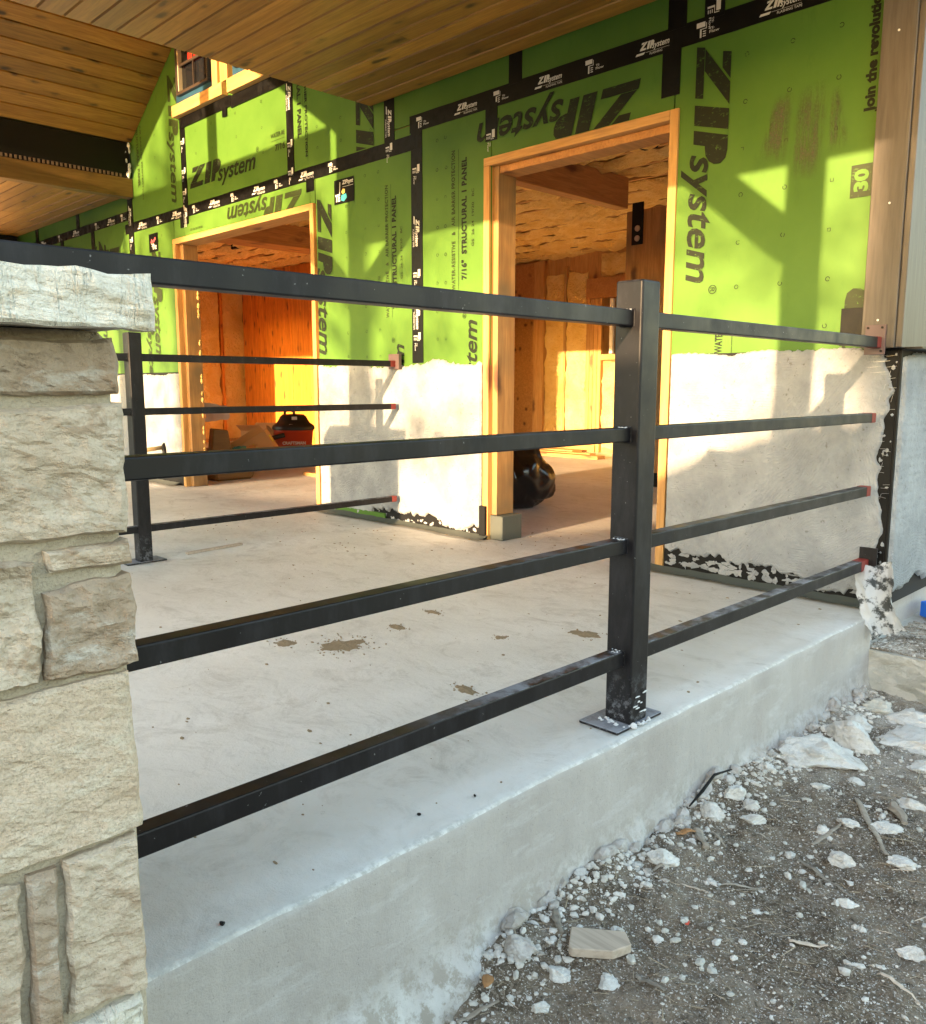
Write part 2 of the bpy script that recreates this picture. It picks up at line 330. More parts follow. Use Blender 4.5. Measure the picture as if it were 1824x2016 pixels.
def rough_block(quad, axis_map, depth, cell=.012, amp=.012, bulge=.012, rnd=.012, seed=0.0, facets=True, edge=.008):
    """a chiselled stone: quad = four (u,v) corners TL,TR,BR,BL; axis_map(u,v,d) -> world, d = distance out of the wall"""
    (a, b, c, d) = [Vector((*q, 0)) for q in quad]
    wd = max((a - b).length, (d - c).length); ht = max((a - d).length, (b - c).length)
    nu = max(4, min(48, int(wd / cell))); nv = max(4, min(60, int(ht / cell))); vs = []; fs = []; idx = {}
    def base(i, j):
        s, t = i / nu, j / nv; p = (a * (1 - s) + b * s) * (1 - t) + (d * (1 - s) + c * s) * t
        e = fn((p.x + seed, p.y * 1.0, seed), 22, 3) * edge; e2 = fn((p.y + seed + 9, p.x, seed), 22, 3) * edge
        fs_ = abs(s - .5) * 2; ft = abs(t - .5) * 2
        p = Vector((p.x + e2 * fs_ ** 4, p.y + e * ft ** 4, 0)); return s, t, p
    for j in range(nv + 1):
        for i in range(nu + 1):
            s, t, p = base(i, j)
            du = min(s, 1 - s) * wd; dv = min(t, 1 - t) * ht
            k = min(1, du / rnd) if rnd else 1; k2 = min(1, dv / rnd) if rnd else 1
            rr = (math.sqrt(max(0, 1 - (1 - k) ** 2)) * math.sqrt(max(0, 1 - (1 - k2) ** 2)))
            h = fn((p.x + seed * 3, p.y, seed), 11, 5)
            hx_ = fn((p.x * .7 + seed, p.y * 1.5 + p.x * .5, seed + 1), 9, 4) * 2.6; tq = math.floor(hx_) + min(1, (hx_ - math.floor(hx_)) * 3.2)
            rg = 1 - 2 * abs(fn((p.x + seed, p.y * 1.3, seed + 6), 26, 3))
            out = bulge * rr + amp * (h * .55 + (tq * .38 + rg * .16 if facets else 0)) * (.25 + .75 * rr) + fn((p.x, p.y, seed + 5), 75, 4) * amp * .30
            idx[i, j] = len(vs); vs.append(axis_map(p.x, p.y, out))
    for j in range(nv):
        for i in range(nu): fs.append([idx[i, j], idx[i, j + 1], idx[i + 1, j + 1], idx[i + 1, j]])
    rim = [(i, 0) for i in range(nu)] + [(nu, j) for j in range(nv)] + [(i, nv) for i in range(nu, 0, -1)] + [(0, j) for j in range(nv, 0, -1)]
    back = []
    for (i, j) in rim:
        s, t, p = base(i, j); q = fn((p.x, p.y, seed + 2), 30, 3) * edge * .5
        back.append(len(vs)); vs.append(axis_map(p.x + q, p.y + q, -depth))
    n = len(rim)
    for k in range(n): fs.append([idx[rim[k]], idx[rim[(k + 1) % n]], back[(k + 1) % n], back[k]])
    fs.append(back[::-1])
    me = mesh(vs, fs); bm = bmesh.new(); bm.from_mesh(me); bmesh.ops.recalc_face_normals(bm, faces=bm.faces); bm.to_mesh(me); bm.free(); return me
def rockm(c, r, sub=3, seed=0.0, amp=.35, flat=.6, rz=0.0):
    """angular broken rock"""
    bm = bmesh.new(); bmesh.ops.create_icosphere(bm, subdivisions=sub, radius=1); rnd = random.Random(seed)
    planes = [(Vector((rnd.uniform(-1, 1), rnd.uniform(-1, 1), rnd.uniform(-.6, 1))).normalized(), rnd.uniform(.55, .85)) for _ in range(9)]
    rot = Matrix.Rotation(rz, 3, 'Z')
    for v in bm.verts:
        p = v.co.copy()
        for n, d in planes:
            k = p.dot(n) - d
            if k > 0: p -= n * k
        p *= 1 + amp * .45 * fn((p.x + seed, p.y, p.z), 2.2, 4)
        v.co = rot @ Vector((p.x * r[0], p.y * r[1], p.z * r[2])) + Vector(c)
    me = bpy.data.meshes.new('rock'); bm.to_mesh(me); bm.free(); return me

# ---- lettering
_tc = {}
def text_geo(body, bold=0.0, shear=0.0, space=1.0):
    key = (body, bold, shear, space)
    if key not in _tc:
        cu = bpy.data.curves.new('t', 'FONT'); cu.body = body; cu.size = 1; cu.offset = bold; cu.shear = shear; cu.space_character = space; cu.resolution_u = 3; cu.fill_mode = 'BOTH'
        o = bpy.data.objects.new('t', cu); COL.objects.link(o)
        me = bpy.data.meshes.new_from_object(o.evaluated_get(bpy.context.evaluated_depsgraph_get()))
        vs = [tuple(v.co) for v in me.vertices]; fs = [list(p.vertices) for p in me.polygons]
        bpy.data.objects.remove(o); bpy.data.curves.remove(cu); bpy.data.meshes.remove(me); _tc[key] = (vs, fs)
    return _tc[key]
class Flat:
    """flat print collected in a local u,v sheet and laid on the world"""
    def __init__(s): s.v = []; s.f = []
    def text(s, body, x, y, w_, h_, bold=.02, shear=0.0, space=1.0, ref=None):
        vs, fs = text_geo(body, bold, shear, space)
        rv = text_geo(ref, bold, shear, space)[0] if ref else vs
        x0 = min(v[0] for v in vs); x1 = max(v[0] for v in vs); y0 = min(v[1] for v in rv); y1 = max(v[1] for v in rv); k = len(s.v)
        s.v += [(x + (v[0] - x0) / (x1 - x0) * w_, y + (v[1] - y0) / (y1 - y0) * h_) for v in vs]; s.f += [[i + k for i in f] for f in fs]; return s
    def poly(s, *pts): k = len(s.v); s.v += list(pts); s.f.append([k + i for i in range(len(pts))]); return s
    def rect(s, x0, y0, x1, y1): return s.poly((x0, y0), (x1, y0), (x1, y1), (x0, y1))
    def lay(s, o, u, v, clip=None):
        o, u, v = Vector(o), Vector(u), Vector(v); me = mesh([o + u * a + v * b for a, b in s.v], s.f)
        if clip:
            bm = bmesh.new(); bm.from_mesh(me)
            for co, no in clip:
                bmesh.ops.bisect_plane(bm, geom=list(bm.verts) + list(bm.edges) + list(bm.faces), plane_co=co, plane_no=no, clear_outer=True)
            bm.to_mesh(me); bm.free()
        return me
def logo(L, H, x=0, y=0, fl=None, reg=False, bars=True):
    """the sheathing maker's word: heavy slanted capitals followed by light small letters"""
    fl = fl or Flat(); zw = L * .44; sh = .28
    def st(a, b, y0, y1): fl.poly((x + a + y0 * sh, y + y0), (x + b + y0 * sh, y + y0), (x + b + y1 * sh, y + y1), (x + a + y1 * sh, y + y1))
    t = H * .24; u = zw / 10
    # Z
    st(0, 4.3 * u, 0, t) if False else None
    fl.poly((x, y), (x + 4.6 * u, y), (x + 4.6 * u + t * sh, y + t), (x + t * sh, y + t))
    fl.poly((x + .25 * u + H * sh, y + H), (x + .25 * u + (H - t) * sh, y + H - t), (x + 1.7 * u + (H - t) * sh, y + H - t), (x + 2.6 * u + H * sh, y + H))
    fl.poly((x + .15 * u + t * sh, y + t * 1.05), (x + 2.1 * u + t * sh, y + t * 1.05), (x + 4.9 * u + H * sh, y + H), (x + 2.9 * u + H * sh, y + H))
    st(5.25 * u, 7.1 * u, 0, H)
    fl.text('P', x + 7.3 * u + H * sh * .25, y, 3.5 * u, H, .09, .28)
    sx = x + zw + .9 * u - H * .30; sw = L - (sx - x) - (H * .2 if reg else 0)
    fl.text('system', sx, y - H * .34, sw, H * .93, .018, .28)
    if reg: fl.text('®', x + L - H * .12, y + H * .62, H * .24, H * .24, 0)
    return fl
WY = 3.385                                   # front plane of the green wall
def on_wall(x, z, d=.0035): return (x, WY - d, z)
DIRS = {'up': ((1, 0, 0), (0, 0, 1)), 'flip': ((-1, 0, 0), (0, 0, -1)), 'down': ((0, 0, -1), (1, 0, 0)), 'rise': ((0, 0, 1), (-1, 0, 0))}
def wprint(name, fl, x, z, d, mat, parent, clip=None, off=.0035):
    u, v = DIRS[d]; me = fl.lay(on_wall(x, z, off), u, v, clip)
    bm = bmesh.new(); bm.from_mesh(me)
    bmesh.ops.recalc_face_normals(bm, faces=bm.faces); bm.to_mesh(me); bm.free()
    return link(name, me, mat, parent)

# ================================================================== GROUND AND SLAB
def gz(x, y):
    a = min(1, max(0, (1.35 - y) / .5)); a = a * a * (3 - 2 * a)
    near = min(1, max(0, (-.92 - x) / .18))
    return -.288 - .10 * a - .02 * min(1, max(0, (x + .9) / .8)) + .030 * near * (.5 + fn((x * 1.4, y * 1.4, 3), 4, 3)) + .018 * fn((x, y, 0), 3, 4) + .008 * fn((x, y, 1), 22, 4) + .003 * fn((x, y, 7), 90, 2)
nx, ny = 170, 300; vs = []; fs = []
for j in range(ny + 1):
    for i in range(nx + 1):
        x = -1.135 + 1.9 * (i / nx) ** 1.25; y = .4 + 2.95 * j / ny; vs.append((x, y, gz(x, y)))
for j in range(ny):
    for i in range(nx): a = j * (nx + 1) + i; fs.append((a, a + 1, a + nx + 2, a + nx + 1))
struct('ground', mesh(vs, fs), 'dirt', True)
# the wider terrain: unseen bank added in front of the porch to block low sun
def tz(x, y):
    base = -.42
    s = min(1, max(0, (-1.2 - y) / 4.2)); s = s * s * (3 - 2 * s)
    k = min(1, max(0, (x + 2.5) / 2.2)); k = k * k * (3 - 2 * k)
    h = 1.50 + .72 * k
    far = min(1, max(0, (-12 - y) / 30))
    return base + s * (h + .05 * fn((x, y, 2), .8, 4)) - far * .6
xs = [-90, -60, -40, -28, -20, -16] + [-14 + .5 * i for i in range(45)] + [10, 14, 20, 30, 50, 90]
ys = [-100, -60, -40, -28, -20, -16, -13, -11] + [-9.5 + .4 * i for i in range(24)] + [.2, 1.4, 3.2, 5, 8, 12, 18, 30, 60, 100]
vs = [(x, y, tz(x, y)) for y in ys for x in xs]; n = len(xs)
fs = [(j * n + i, j * n + i + 1, (j + 1) * n + i + 1, (j + 1) * n + i) for j in range(len(ys) - 1) for i in range(n - 1)]
struct('terrain', mesh(vs, fs), 'dirt', True)

# patio slab with a slightly wavy trowelled edge
prof = [(-.35, 0), (-.22, 0), (-.12, 0), (-.06, 0), (-.025, 0), (-.010, -.001), (-.003, -.004), (0, -.010), (.001, -.03), (0, -.06), (0, -.10), (0, -.15), (.001, -.20), (.002, -.22), (.003, -.235), (.005, -.248), (.008, -.26), (.013, -.272), (.019, -.284), (.026, -.296), (.033, -.31), (.040, -.33), (.045, -.35), (.048, -.37), (.050, -.39), (.05, -.50)]
vs = []; fs = []; N = 700; y0, y1 = -.6, 3.262
for j in range(N + 1):
    y = y0 + (y1 - y0) * j / N
    wv = .006 * fn((0, y, 0), 1.6, 3) + .0022 * fn((0, y, 4), 14, 3)
    for k, (a, b) in enumerate(prof):
        x = -1.113 + a + wv * (1 if a > -.05 else 0)
        if k > 5: x += .003 * fn((y, b, 2), 6, 3)
        if b < -.24: x += .020 * max(0, fn((y, b * 2, 5), 7, 4)) + .004 * fn((y, b, 0), 30, 4) + .0015 * fn((y, b, 1), 90, 3)
        z = b + (.0012 * fn((x, y, 8), 30, 3) if -.25 > a else .0006 * fn((x, y, 8), 40, 2))
        if -.05 > b > -.24: z += 0
        vs.append((x, y, z))
m_ = len(prof)
for j in range(N):
    for k in range(m_ - 1): a = j * m_ + k; fs.append((a, a + m_, a + m_ + 1, a + 1))
b0 = len(vs); vs += [(-16, y0, 0), (-16, y1, 0), (-16, y0, -.5), (-16, y1, -.5)]
fs += [(b0, b0 + 1, N * m_, 0), (b0 + 2, b0, 0, m_ - 1)]
me = mesh(vs, fs); bm = bmesh.new(); bm.from_mesh(me); bmesh.ops.recalc_face_normals(bm, faces=bm.faces); bm.to_mesh(me); bm.free()
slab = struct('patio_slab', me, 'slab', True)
struct('house_floor', boxm(-16, -1.16, 3.262, 12, -.5, 0.0), 'slab')
# the footing ledge beyond the end of the slab
def footm():
    a = lambda u, v, d: (u, 3.255 - d, v)
    me = rough_block([(-1.20, -.128), (.9, -.150), (.9, -.48), (-1.20, -.48)], a, .0, cell=.012, amp=.006, bulge=0, rnd=0.02, seed=3.3, facets=False, edge=.004)
    vs = []; fs = []; nx, ny = 60, 60
    for j in range(ny + 1):
        for i in range(nx + 1):
            x = -1.2 + 2.1 * i / nx; y = 3.258 + 4 * (j / ny) ** 1.6
            vs.append((x, y, -.130 - .01 * (x + 1.1) + .008 * fn((x, y, 0), 9, 4) * min(1, j / 3)))
    for j in range(ny):
        for i in range(nx): a_ = j * (nx + 1) + i; fs.append((a_, a_ + 1, a_ + nx + 2, a_ + nx + 1))
    return joined([me, mesh(vs, fs)])
struct('foundation_ledge', footm(), 'footing', True)

# ================================================================== HOUSE WALL
HW = root('house_wall', 'green sheathed house wall with two rough door openings above a pale scratch coat', 'house wall', (-5, WY, 0))
PT = .011
def panel(x0, x1, z0, z1, poly=None):
    if poly: return link('sheathing_panel', prism(poly, 'y', WY, WY + PT, 0), 'green', HW)
    return box('sheathing_panel', x0 + .0015, x1 - .0015, WY, WY + PT, z0 + .0015, z1 - .0015, 'green', HW, .001)
P_right = panel(-2.115, -1.20, .96, 2.325); panel(-2.115, -1.94, 2.328, 2.6); panel(-1.94, -1.13, 2.328, 2.6)
P_over = panel(-3.205, -2.118, 2.035, 2.325); panel(-3.04, -2.118, 2.328, 2.6); panel(-4.02, -3.043, 2.328, 2.6)
P_mr = panel(-3.79, -3.208, .96, 2.325); P_ml = panel(-4.79, -3.793, .96, 2.23); panel(-4.02, -3.793, 2.233, 2.325)
P_h1 = panel(-6.60, -4.85, 2.035, 2.228); panel(-4.85, -4.795, 2.035, 2.228)
P_gr = panel(-5.06, -4.025, 2.232, 3.4)
P_gl = panel(-6.555, -5.065, 2.232, 4.1)
P_gll = panel(-7.56, -6.56, 2.232, 3.9)
P_l1 = panel(-7.575, -6.78, .96, 2.228); panel(-6.78, -6.60, 2.035, 2.228)
panel(-8.44, -7.58, .96, 2.335, None); P_l3 = panel(-9.2, -8.445, .96, 2.335)
panel(-10.6, -9.205, 1.9, 2.335)
for a, b in ((-8.77, -7.58), (-9.9, -8.775), (-11, -9.905)): panel(a, b, 2.338, 2.6)
# solid wall behind the sheathing, broken by the openings
def core(x0, x1, z0, z1): box('wall_core', x0, x1, WY + PT + .001, WY + .15, z0, z1, 'fir', HW)
core(-2.115, -1.13, 0, 2.9); core(-4.80, -3.235, 0, 2.9); core(-9.15, -6.79, 0, 2.9); core(-3.235, -2.115, 2.03, 2.9); core(-6.79, -4.80, 2.03, 2.9)
core(-10.7, -9.15, 1.86, 2.9); core(-13.2, -10.7, 0, 2.9); core(-11.0, -1.13, 2.9, 4.6)
# --- tape
def tape(x0, x1, z0, z1, lift=0.0):
    o = .0025 + lift
    wv = lambda t: .0012 * fn((t, z0, x0), 9, 2); n_ = max(2, int(max(x1 - x0, z1 - z0) / .06)); vs = []; fs = []
    hor = (x1 - x0) > (z1 - z0)
    for i in range(n_ + 1):
        t = i / n_
        for e in (0, 1):
            if hor: x = x0 + (x1 - x0) * t; z = (z0, z1)[e] + wv(x * 1.0 + e * 5)
            else: z = z0 + (z1 - z0) * t; x = (x0, x1)[e] + wv(z + e * 5)
            vs.append((x, WY - o, z)); vs.append((x, WY - .0003, z))
    for i in range(n_): a = i * 4; fs += [(a, a + 4, a + 6, a + 2), (a + 1, a + 5, a + 4, a), (a + 2, a + 6, a + 7, a + 3)]
    e = n_ * 4; fs += [(0, 2, 3, 1), (e, e + 1, e + 3, e + 2)]
    me = mesh(vs, fs); bm = bmesh.new(); bm.from_mesh(me); bmesh.ops.recalc_face_normals(bm, faces=bm.faces); bm.to_mesh(me); bm.free()
    ob = link('seam_tape', me, 'tape', HW); return ob, WY - (WY - o)
def tape_word(fl, x, y, s):
    logo(.150 * s, .032 * s, x, y, fl)
    fl.poly((x - .022 * s, y - .018 * s), (x + .02 * s, y - .018 * s), (x + .028 * s, y - .009 * s), (x - .016 * s, y - .009 * s))
    fl.rect(x + .03 * s, y - .0125 * s, x + .15 * s, y - .0115 * s)
    fl.text('FLASHING TAPE', x + .052 * s, y - .026 * s, .10 * s, .0095 * s, .005); return fl
def tape_icon(fl, x, y, s):
    fl.rect(x, y + .028 * s, x + .040 * s, y + .048 * s); fl.rect(x + .044 * s, y + .022 * s, x + .047 * s, y + .042 * s); fl.rect(x + .016 * s, y + .019 * s, x + .047 * s, y + .022 * s)
    fl.rect(x + .016 * s, y - .012 * s, x + .024 * s, y + .021 * s)
    for k in range(3): fl.rect(x + .030 * s, y + (-.010 + .009 * k) * s, x + .044 * s, y + (-.006 + .009 * k) * s)
    fl.text('TE:', x + .060 * s, y + .010 * s, .022 * s, .009 * s, .01); fl.text('Flow', x + .060 * s, y - .004 * s, .045 * s, .011 * s, .01); return fl
def marks(parent, off, d, words, icons, z, s=1.0, faint=()):
    fl = Flat()
    for q in words: (tape_word(fl, q[0], q[1], s))
    for q in icons: (tape_icon(fl, q[0], q[1], s))
    for q in faint: fl.rect(q[0], q[1], q[0] + .02, q[1] + .002)
    return fl
def hor_tape(x0, x1, z0, z1, wx, ix, lift=0):
    t, off = tape(x0, x1, z0, z1, lift); fl = Flat(); zc = (z0 + z1) / 2
    for q in wx: tape_word(fl, q, zc - .008, 1)
    for q in ix: tape_icon(fl, q, zc - .02, 1)
    if fl.v: wprint('tape_print', fl, 0, 0, 'up', 'white_ink', t, off=off + .0015)
    return t
def ver_tape(x0, x1, z0, z1, ws=(), is_=(), d='down', lift=.0012):
    t, off = tape(x0, x1, z0, z1, lift); fl = Flat(); xc = (x0 + x1) / 2; sg = -1 if d == 'down' else 1
    for q in ws: tape_word(fl, sg * q, sg * -1 * 0 + ((xc if d == 'down' else -xc) - .008), 1)
    for q in is_: tape_icon(fl, sg * q, ((xc if d == 'down' else -xc) - .02), 1)
    if fl.v: wprint('tape_print', fl, 0, 0, d, 'white_ink', t, off=off + .0015)
    return t
hor_tape(-3.85, -1.13, 2.279, 2.371, [-3.46, -2.89, -2.30, -1.72], [-3.79, -3.19, -2.60, -2.02])
hor_tape(-7.70, -3.75, 2.185, 2.270, [-7.42, -6.79, -6.17, -5.54, -4.95], [-7.08, -6.45, -5.86, -5.27, -4.64, -3.99])
hor_tape(-11, -7.64, 2.300, 2.378, [-8.06, -8.9, -9.8], [-7.78, -8.36, -9.3], .0006)
ver_tape(-3.84, -3.745, .985, 2.36, [1.80, 1.33], [1.52, 1.16, 2.10])
ver_tape(-4.075, -3.985, 2.20, 2.6, [2.45], [2.26])
hor_tape(-4.02, -3.80, 2.185, 2.27, [], [], .0022)
ver_tape(-3.247, -3.165, 2.117, 2.30, [], [2.17], lift=.002)
ver_tape(-3.085, -2.998, 2.36, 2.6, [], [])
ver_tape(-2.182, -2.092, 2.094, 2.30, [], [], lift=.002)
ver_tape(-2.16, -2.07, 2.36, 2.6); ver_tape(-1.985, -1.895, 2.355, 2.6, [], [2.42])
ver_tape(-5.10, -5.02, 2.24, 2.95, [2.82], [2.48, 2.30])
ver_tape(-6.60, -6.52, 2.13, 2.93, [2.26], [2.78, 2.56, 2.40])
ver_tape(-6.66, -6.605, 2.11, 2.20, [], [], lift=.002)
ver_tape(-4.885, -4.80, 2.115, 2.20, [], [], lift=.002)
ver_tape(-7.63, -7.53, 1.9, 2.96, [2.4], [2.15], lift=.0018)
ver_tape(-8.47, -8.39, 2.02, 2.33); ver_tape(-8.81, -8.73, 2.36, 2.6); ver_tape(-9.95, -9.86, 2.36, 2.6); ver_tape(-9.25, -9.17, 2.0, 2.32)
# scraps of tape by the windows and the corner post
box('tape_patch', -1.345, -1.252, WY - .006, WY - .0005, 1.005, 1.145, 'tape', HW, .001)
# --- lettering on the panels
wprint('panel_print', logo(1.0, .16, 0, 0, None, True), -2.015, 2.26, 'down', 'ink', P_right)
f = Flat(); f.text('Join the revolution', 0, 0, .43, .050, .05)
wprint('panel_print', f, -1.262, 1.845, 'rise', 'ink', P_right)
f = Flat(); f.rect(0, 0, .118, .080); p30 = wprint('panel_print', f, -1.262, 1.550, 'rise', 'ink2', P_right)
f = Flat(); f.text('30', .020, .014, .080, .054, .05); wprint('panel_digits', f, -1.262, 1.550, 'rise', 'green', p30, off=.0045)
wprint('panel_print', logo(.9, .15, 0, 0, None, True), -1.185, .78, 'rise', 'ink2', P_right, clip=[((0, 0, .97), (0, 0, -1)), ((0, 0, 1.36), (0, 0, 1))])
f = Flat(); f.text('WATER', 0, 0, .10, .035, .03); f.rect(0, -.045, .10, -.043)
wprint('panel_print', f, -1.84, .99, 'rise', 'ink', P_right)
wprint('panel_print', logo(1.02, .175), -2.29, 2.205, 'flip', 'ink', P_over, clip=[((0, 0, 2.04), (0, 0, -1))])
def stamps(x1, x2, x3, zt, zb, par, ztop2):
    f = Flat(); f.text('WATER-RESISTIVE   &   AIR BARRIER PROTECTION', 0, 0, zt - zb, .028, .02, 0, 1.1); wprint('panel_print', f, x1 + .014, zb, 'rise', 'ink2', par)
    f = Flat(); f.rect(0, 0, (zt - zb), .0025); wprint('panel_print', f, x1 + .042, zb, 'rise', 'ink', par)
    f = Flat(); f.text('7/16"  STRUCTURAL 1 PANEL', 0, 0, ztop2 - zb - .05, .042, .045, 0, 1.08); wprint('panel_print', f, x2 + .02, zb + .05, 'rise', 'ink', par)
    f = Flat(); f.text('GS  26 24  19/20   BC', 0, 0, .30, .018, .01); wprint('panel_print', f, x3 + .01, zb + .22, 'rise', 'ink2', par)
stamps(-3.49, -3.405, -3.34, 2.12, 1.38, P_mr, 2.07)
stamps(-4.063, -3.995, -3.932, 2.03, 1.26, P_ml, 1.96)
wprint('panel_print', logo(.78, .12, 0, 0, None, True), -3.315, .455, 'rise', 'ink', P_mr, clip=[((0, 0, .97), (0, 0, -1))])
wprint('panel_print', logo(.78, .12, 0, 0, None, True), -3.925, .345, 'rise', 'ink', P_ml, clip=[((0, 0, .97), (0, 0, -1))])
wprint('panel_print', logo(1.0, .155, 0, 0), -4.77, 2.055, 'down', 'ink', P_ml)
wprint('panel_print', logo(.98, .155), -4.94, 2.150, 'flip', 'ink2', P_h1, clip=[((0, 0, 2.04), (0, 0, -1))])
f = Flat(); f.text('GS 26 24 19/20', 0, 0, .2, .018, .01); wprint('panel_print', f, -6.5, 2.07, 'up', 'ink2', P_h1)
wprint('panel_print', logo(1.0, .15, 0, 0, None, True), -6.47, 2.385, 'up', 'ink', P_gl)
f = Flat(); f.text('WATER-RE', 0, .09, .17, .03, .01); f.rect(0, .07, .17, .072); f.text('7/16', .05, 0, .125, .045, .03)
wprint('panel_print', f, -5.295, 2.44, 'up', 'ink2', P_gl)
wprint('panel_print', logo(.98, .15), -6.775, 3.30, 'down', 'ink2', P_gll)
f = Flat(); f.text('STRUCTURAL 1 PANEL', 0, 0, .52, .04, .03); f.text('AIR BARRIER PROTECTION', .03, .075, .6, .026, .01); wprint('panel_print', f, -7.39, 3.06, 'down', 'ink2', P_gll)
f = Flat(); f.text('STRUCTURAL 1 PANEL', 0, 0, .62, .045, .04); f.text('WATER-RESISTIVE & AIR BARRIER PROTECTION', -.35, .085, 1.1, .028, .02); f.rect(-.3, .066, .6, .068)
wprint('panel_print', f, -4.97, 3.09, 'down', 'ink', P_gr)
wprint('panel_print', logo(.95, .17), -4.345, 2.62, 'down', 'ink', P_gr, clip=[((0, 0, 2.275), (0, 0, -1))])
f = Flat(); logo(1.0, .17, 0, 0, f); wprint('panel_print', f, -7.85, 2.10, 'flip', 'ink', P_l3)
wprint('panel_print', logo(.95, .16), -8.30, 2.2, 'down', 'ink', P_l3)
wprint('panel_print', logo(.95, .16), -7.2, 2.02, 'down', 'ink2', P_l1); wprint('panel_print', logo(.95, .12), -7.35, 1.75, 'down', 'ink2', P_l1)
# fastener rings stamped on the panels
f = Flat()
def ring(x, z, r=.0095, sq=False):
    n_ = 4 if sq else 10; a0 = math.pi / 4 if sq else 0
    for k in range(n_):
        a, b = a0 + 2 * math.pi * k / n_, a0 + 2 * math.pi * (k + 1) / n_; q = .72
        if random.random() < .14: continue
        f.poly((x + r * math.cos(a), z + r * math.sin(a)), (x + r * math.cos(b), z + r * math.sin(b)), (x + q * r * math.cos(b), z + q * r * math.sin(b)), (x + q * r * math.cos(a), z + q * r * math.sin(a)))
def rings(xs_, z0, z1, st=.183):
    z = z1; k = 0
    while z > z0:
        for x in xs_:
            if x is not None: ring(x + random.uniform(-.004, .004), z + random.uniform(-.004, .004), sq=(k % 5 in (2,)) or random.random() < .15)
        z -= st; k += 1
rings((-1.785, -1.600, -1.410), 1.0, 2.178)
rings((-4.46, -4.27, -4.09 - .05), 1.03, 2.12, .155); rings((-3.62, -3.55), 1.0, 2.2, .155)
rings((-6.35, -6.1, -5.75, -5.4), 2.32, 2.8, .17); rings((-4.75, -4.5, -4.2), 2.32, 2.5, .13); rings((-7.2, -7.0), 1.1, 2.1, .2); rings((-7.3, -7.05), 2.4, 2.9, .17)
rings((-8.0, -8.7), 2.05, 2.25, .15)
o = wprint('fastener_mark', f, 0, 0, 'up', 'ink', HW); o['kind'] = 'stuff'
# brown wiped smear on the right panel
def smearm():
    m = M('wiped_brown_smear', (.10, .10, .045), .8); g = G(m); v = g.P((1, 1, 1), rand=False)
    st = g.noise(g.P((9, 1, 1.0), rand=False), 7, 6, .75, .3); fine_ = g.noise(v, 120, 3, .7); tc = g.n('TexCoord')
    u = g.n('UVMap'); sp = g.n('SeparateXYZ'); g.l(u.outputs[0], sp.inputs[0])
    e = g.math('MULTIPLY', g.ramp(sp.outputs[0], (0, 0), (.3, 1), (.7, 1), (1, 0)), g.ramp(sp.outputs[1], (0, 0), (.25, 1), (.7, 1), (1, 0)))
    al = g.math('MULTIPLY', g.math('MULTIPLY', g.ramp(st, (.38, 0), (.54, 1)), g.ramp(fine_, (.35, .3), (.55, .95))), e)
    g.l(g.math('MULTIPLY', al, .85), g.b.inputs['Alpha']); return m
MAT['smear'] = smearm()
vs = []; fs = []; uv = []
def smear(quads):
    me = mesh([(x, WY - .0042, z) for q in quads for x, z in q], [[4 * i, 4 * i + 1, 4 * i + 2, 4 * i + 3] for i in range(len(quads))])
    ul = me.uv_layers.new(name='UVMap')
    for i in range(len(quads)):
        for k, c in enumerate(((0, 0), (1, 0), (1, 1), (0, 1))): ul.data[i * 4 + k].uv = c
    return link('dirt_smear', me, 'smear', P_right)
smear([((-1.72, 1.76), (-1.60, 1.70), (-1.57, 2.0), (-1.66, 1.99)), ((-1.598, 1.65), (-1.45, 1.64), (-1.44, 2.02), (-1.566, 2.0)), ((-1.438, 1.72), (-1.35, 1.74), (-1.40, 1.98), (-1.436, 1.96))])
# stickers
f = Flat(); f.rect(0, 0, .205, .148)
s1 = wprint('sticker', f, -4.578, 1.990, 'up', 'tape', HW, off=.0045)
f = Flat(); f.text('ZIPsyst', .085, .105, .115, .032, .03, .2); f.rect(.09, .097, .2, .099); f.text('TE', .012, .015, .05, .045, .06); f.poly((.055, .06), (.062, .06), (.067, .13), (.06, .13)); wprint('sticker_print', f, -4.578, 1.990, 'up', 'white_ink', s1, off=.006)
f = Flat(); f.poly((.07, .02), (.1, .01), (.135, .03), (.125, .055), (.075, .05)); wprint('sticker_print', f, -4.578, 1.990, 'up', 'teal', s1, off=.006)
f = Flat(); f.poly((.075, .07), (.09, .088), (.115, .082), (.112, .062), (.09, .056)); wprint('sticker_print', f, -4.578, 1.990, 'up', 'yellow', s1, off=.006)
f = Flat(); f.rect(0, 0, .165, .150); s2 = wprint('sticker', f, -7.237, 1.980, 'up', 'tape', HW, off=.0045)
f = Flat(); f.poly((.03, .08), (.07, .06), (.13, .1), (.12, .12), (.08, .09), (.05, .11)); wprint('sticker_print', f, -7.237, 1.980, 'up', 'pink', s2, off=.006)
f = Flat(); f.text('TE', .05, .02, .09, .03, .04); f.poly((.04, .07), (.08, .04), (.10, .06), (.06, .085)); wprint('sticker_print', f, -7.237, 1.980, 'up', 'white_ink', s2, off=.006)

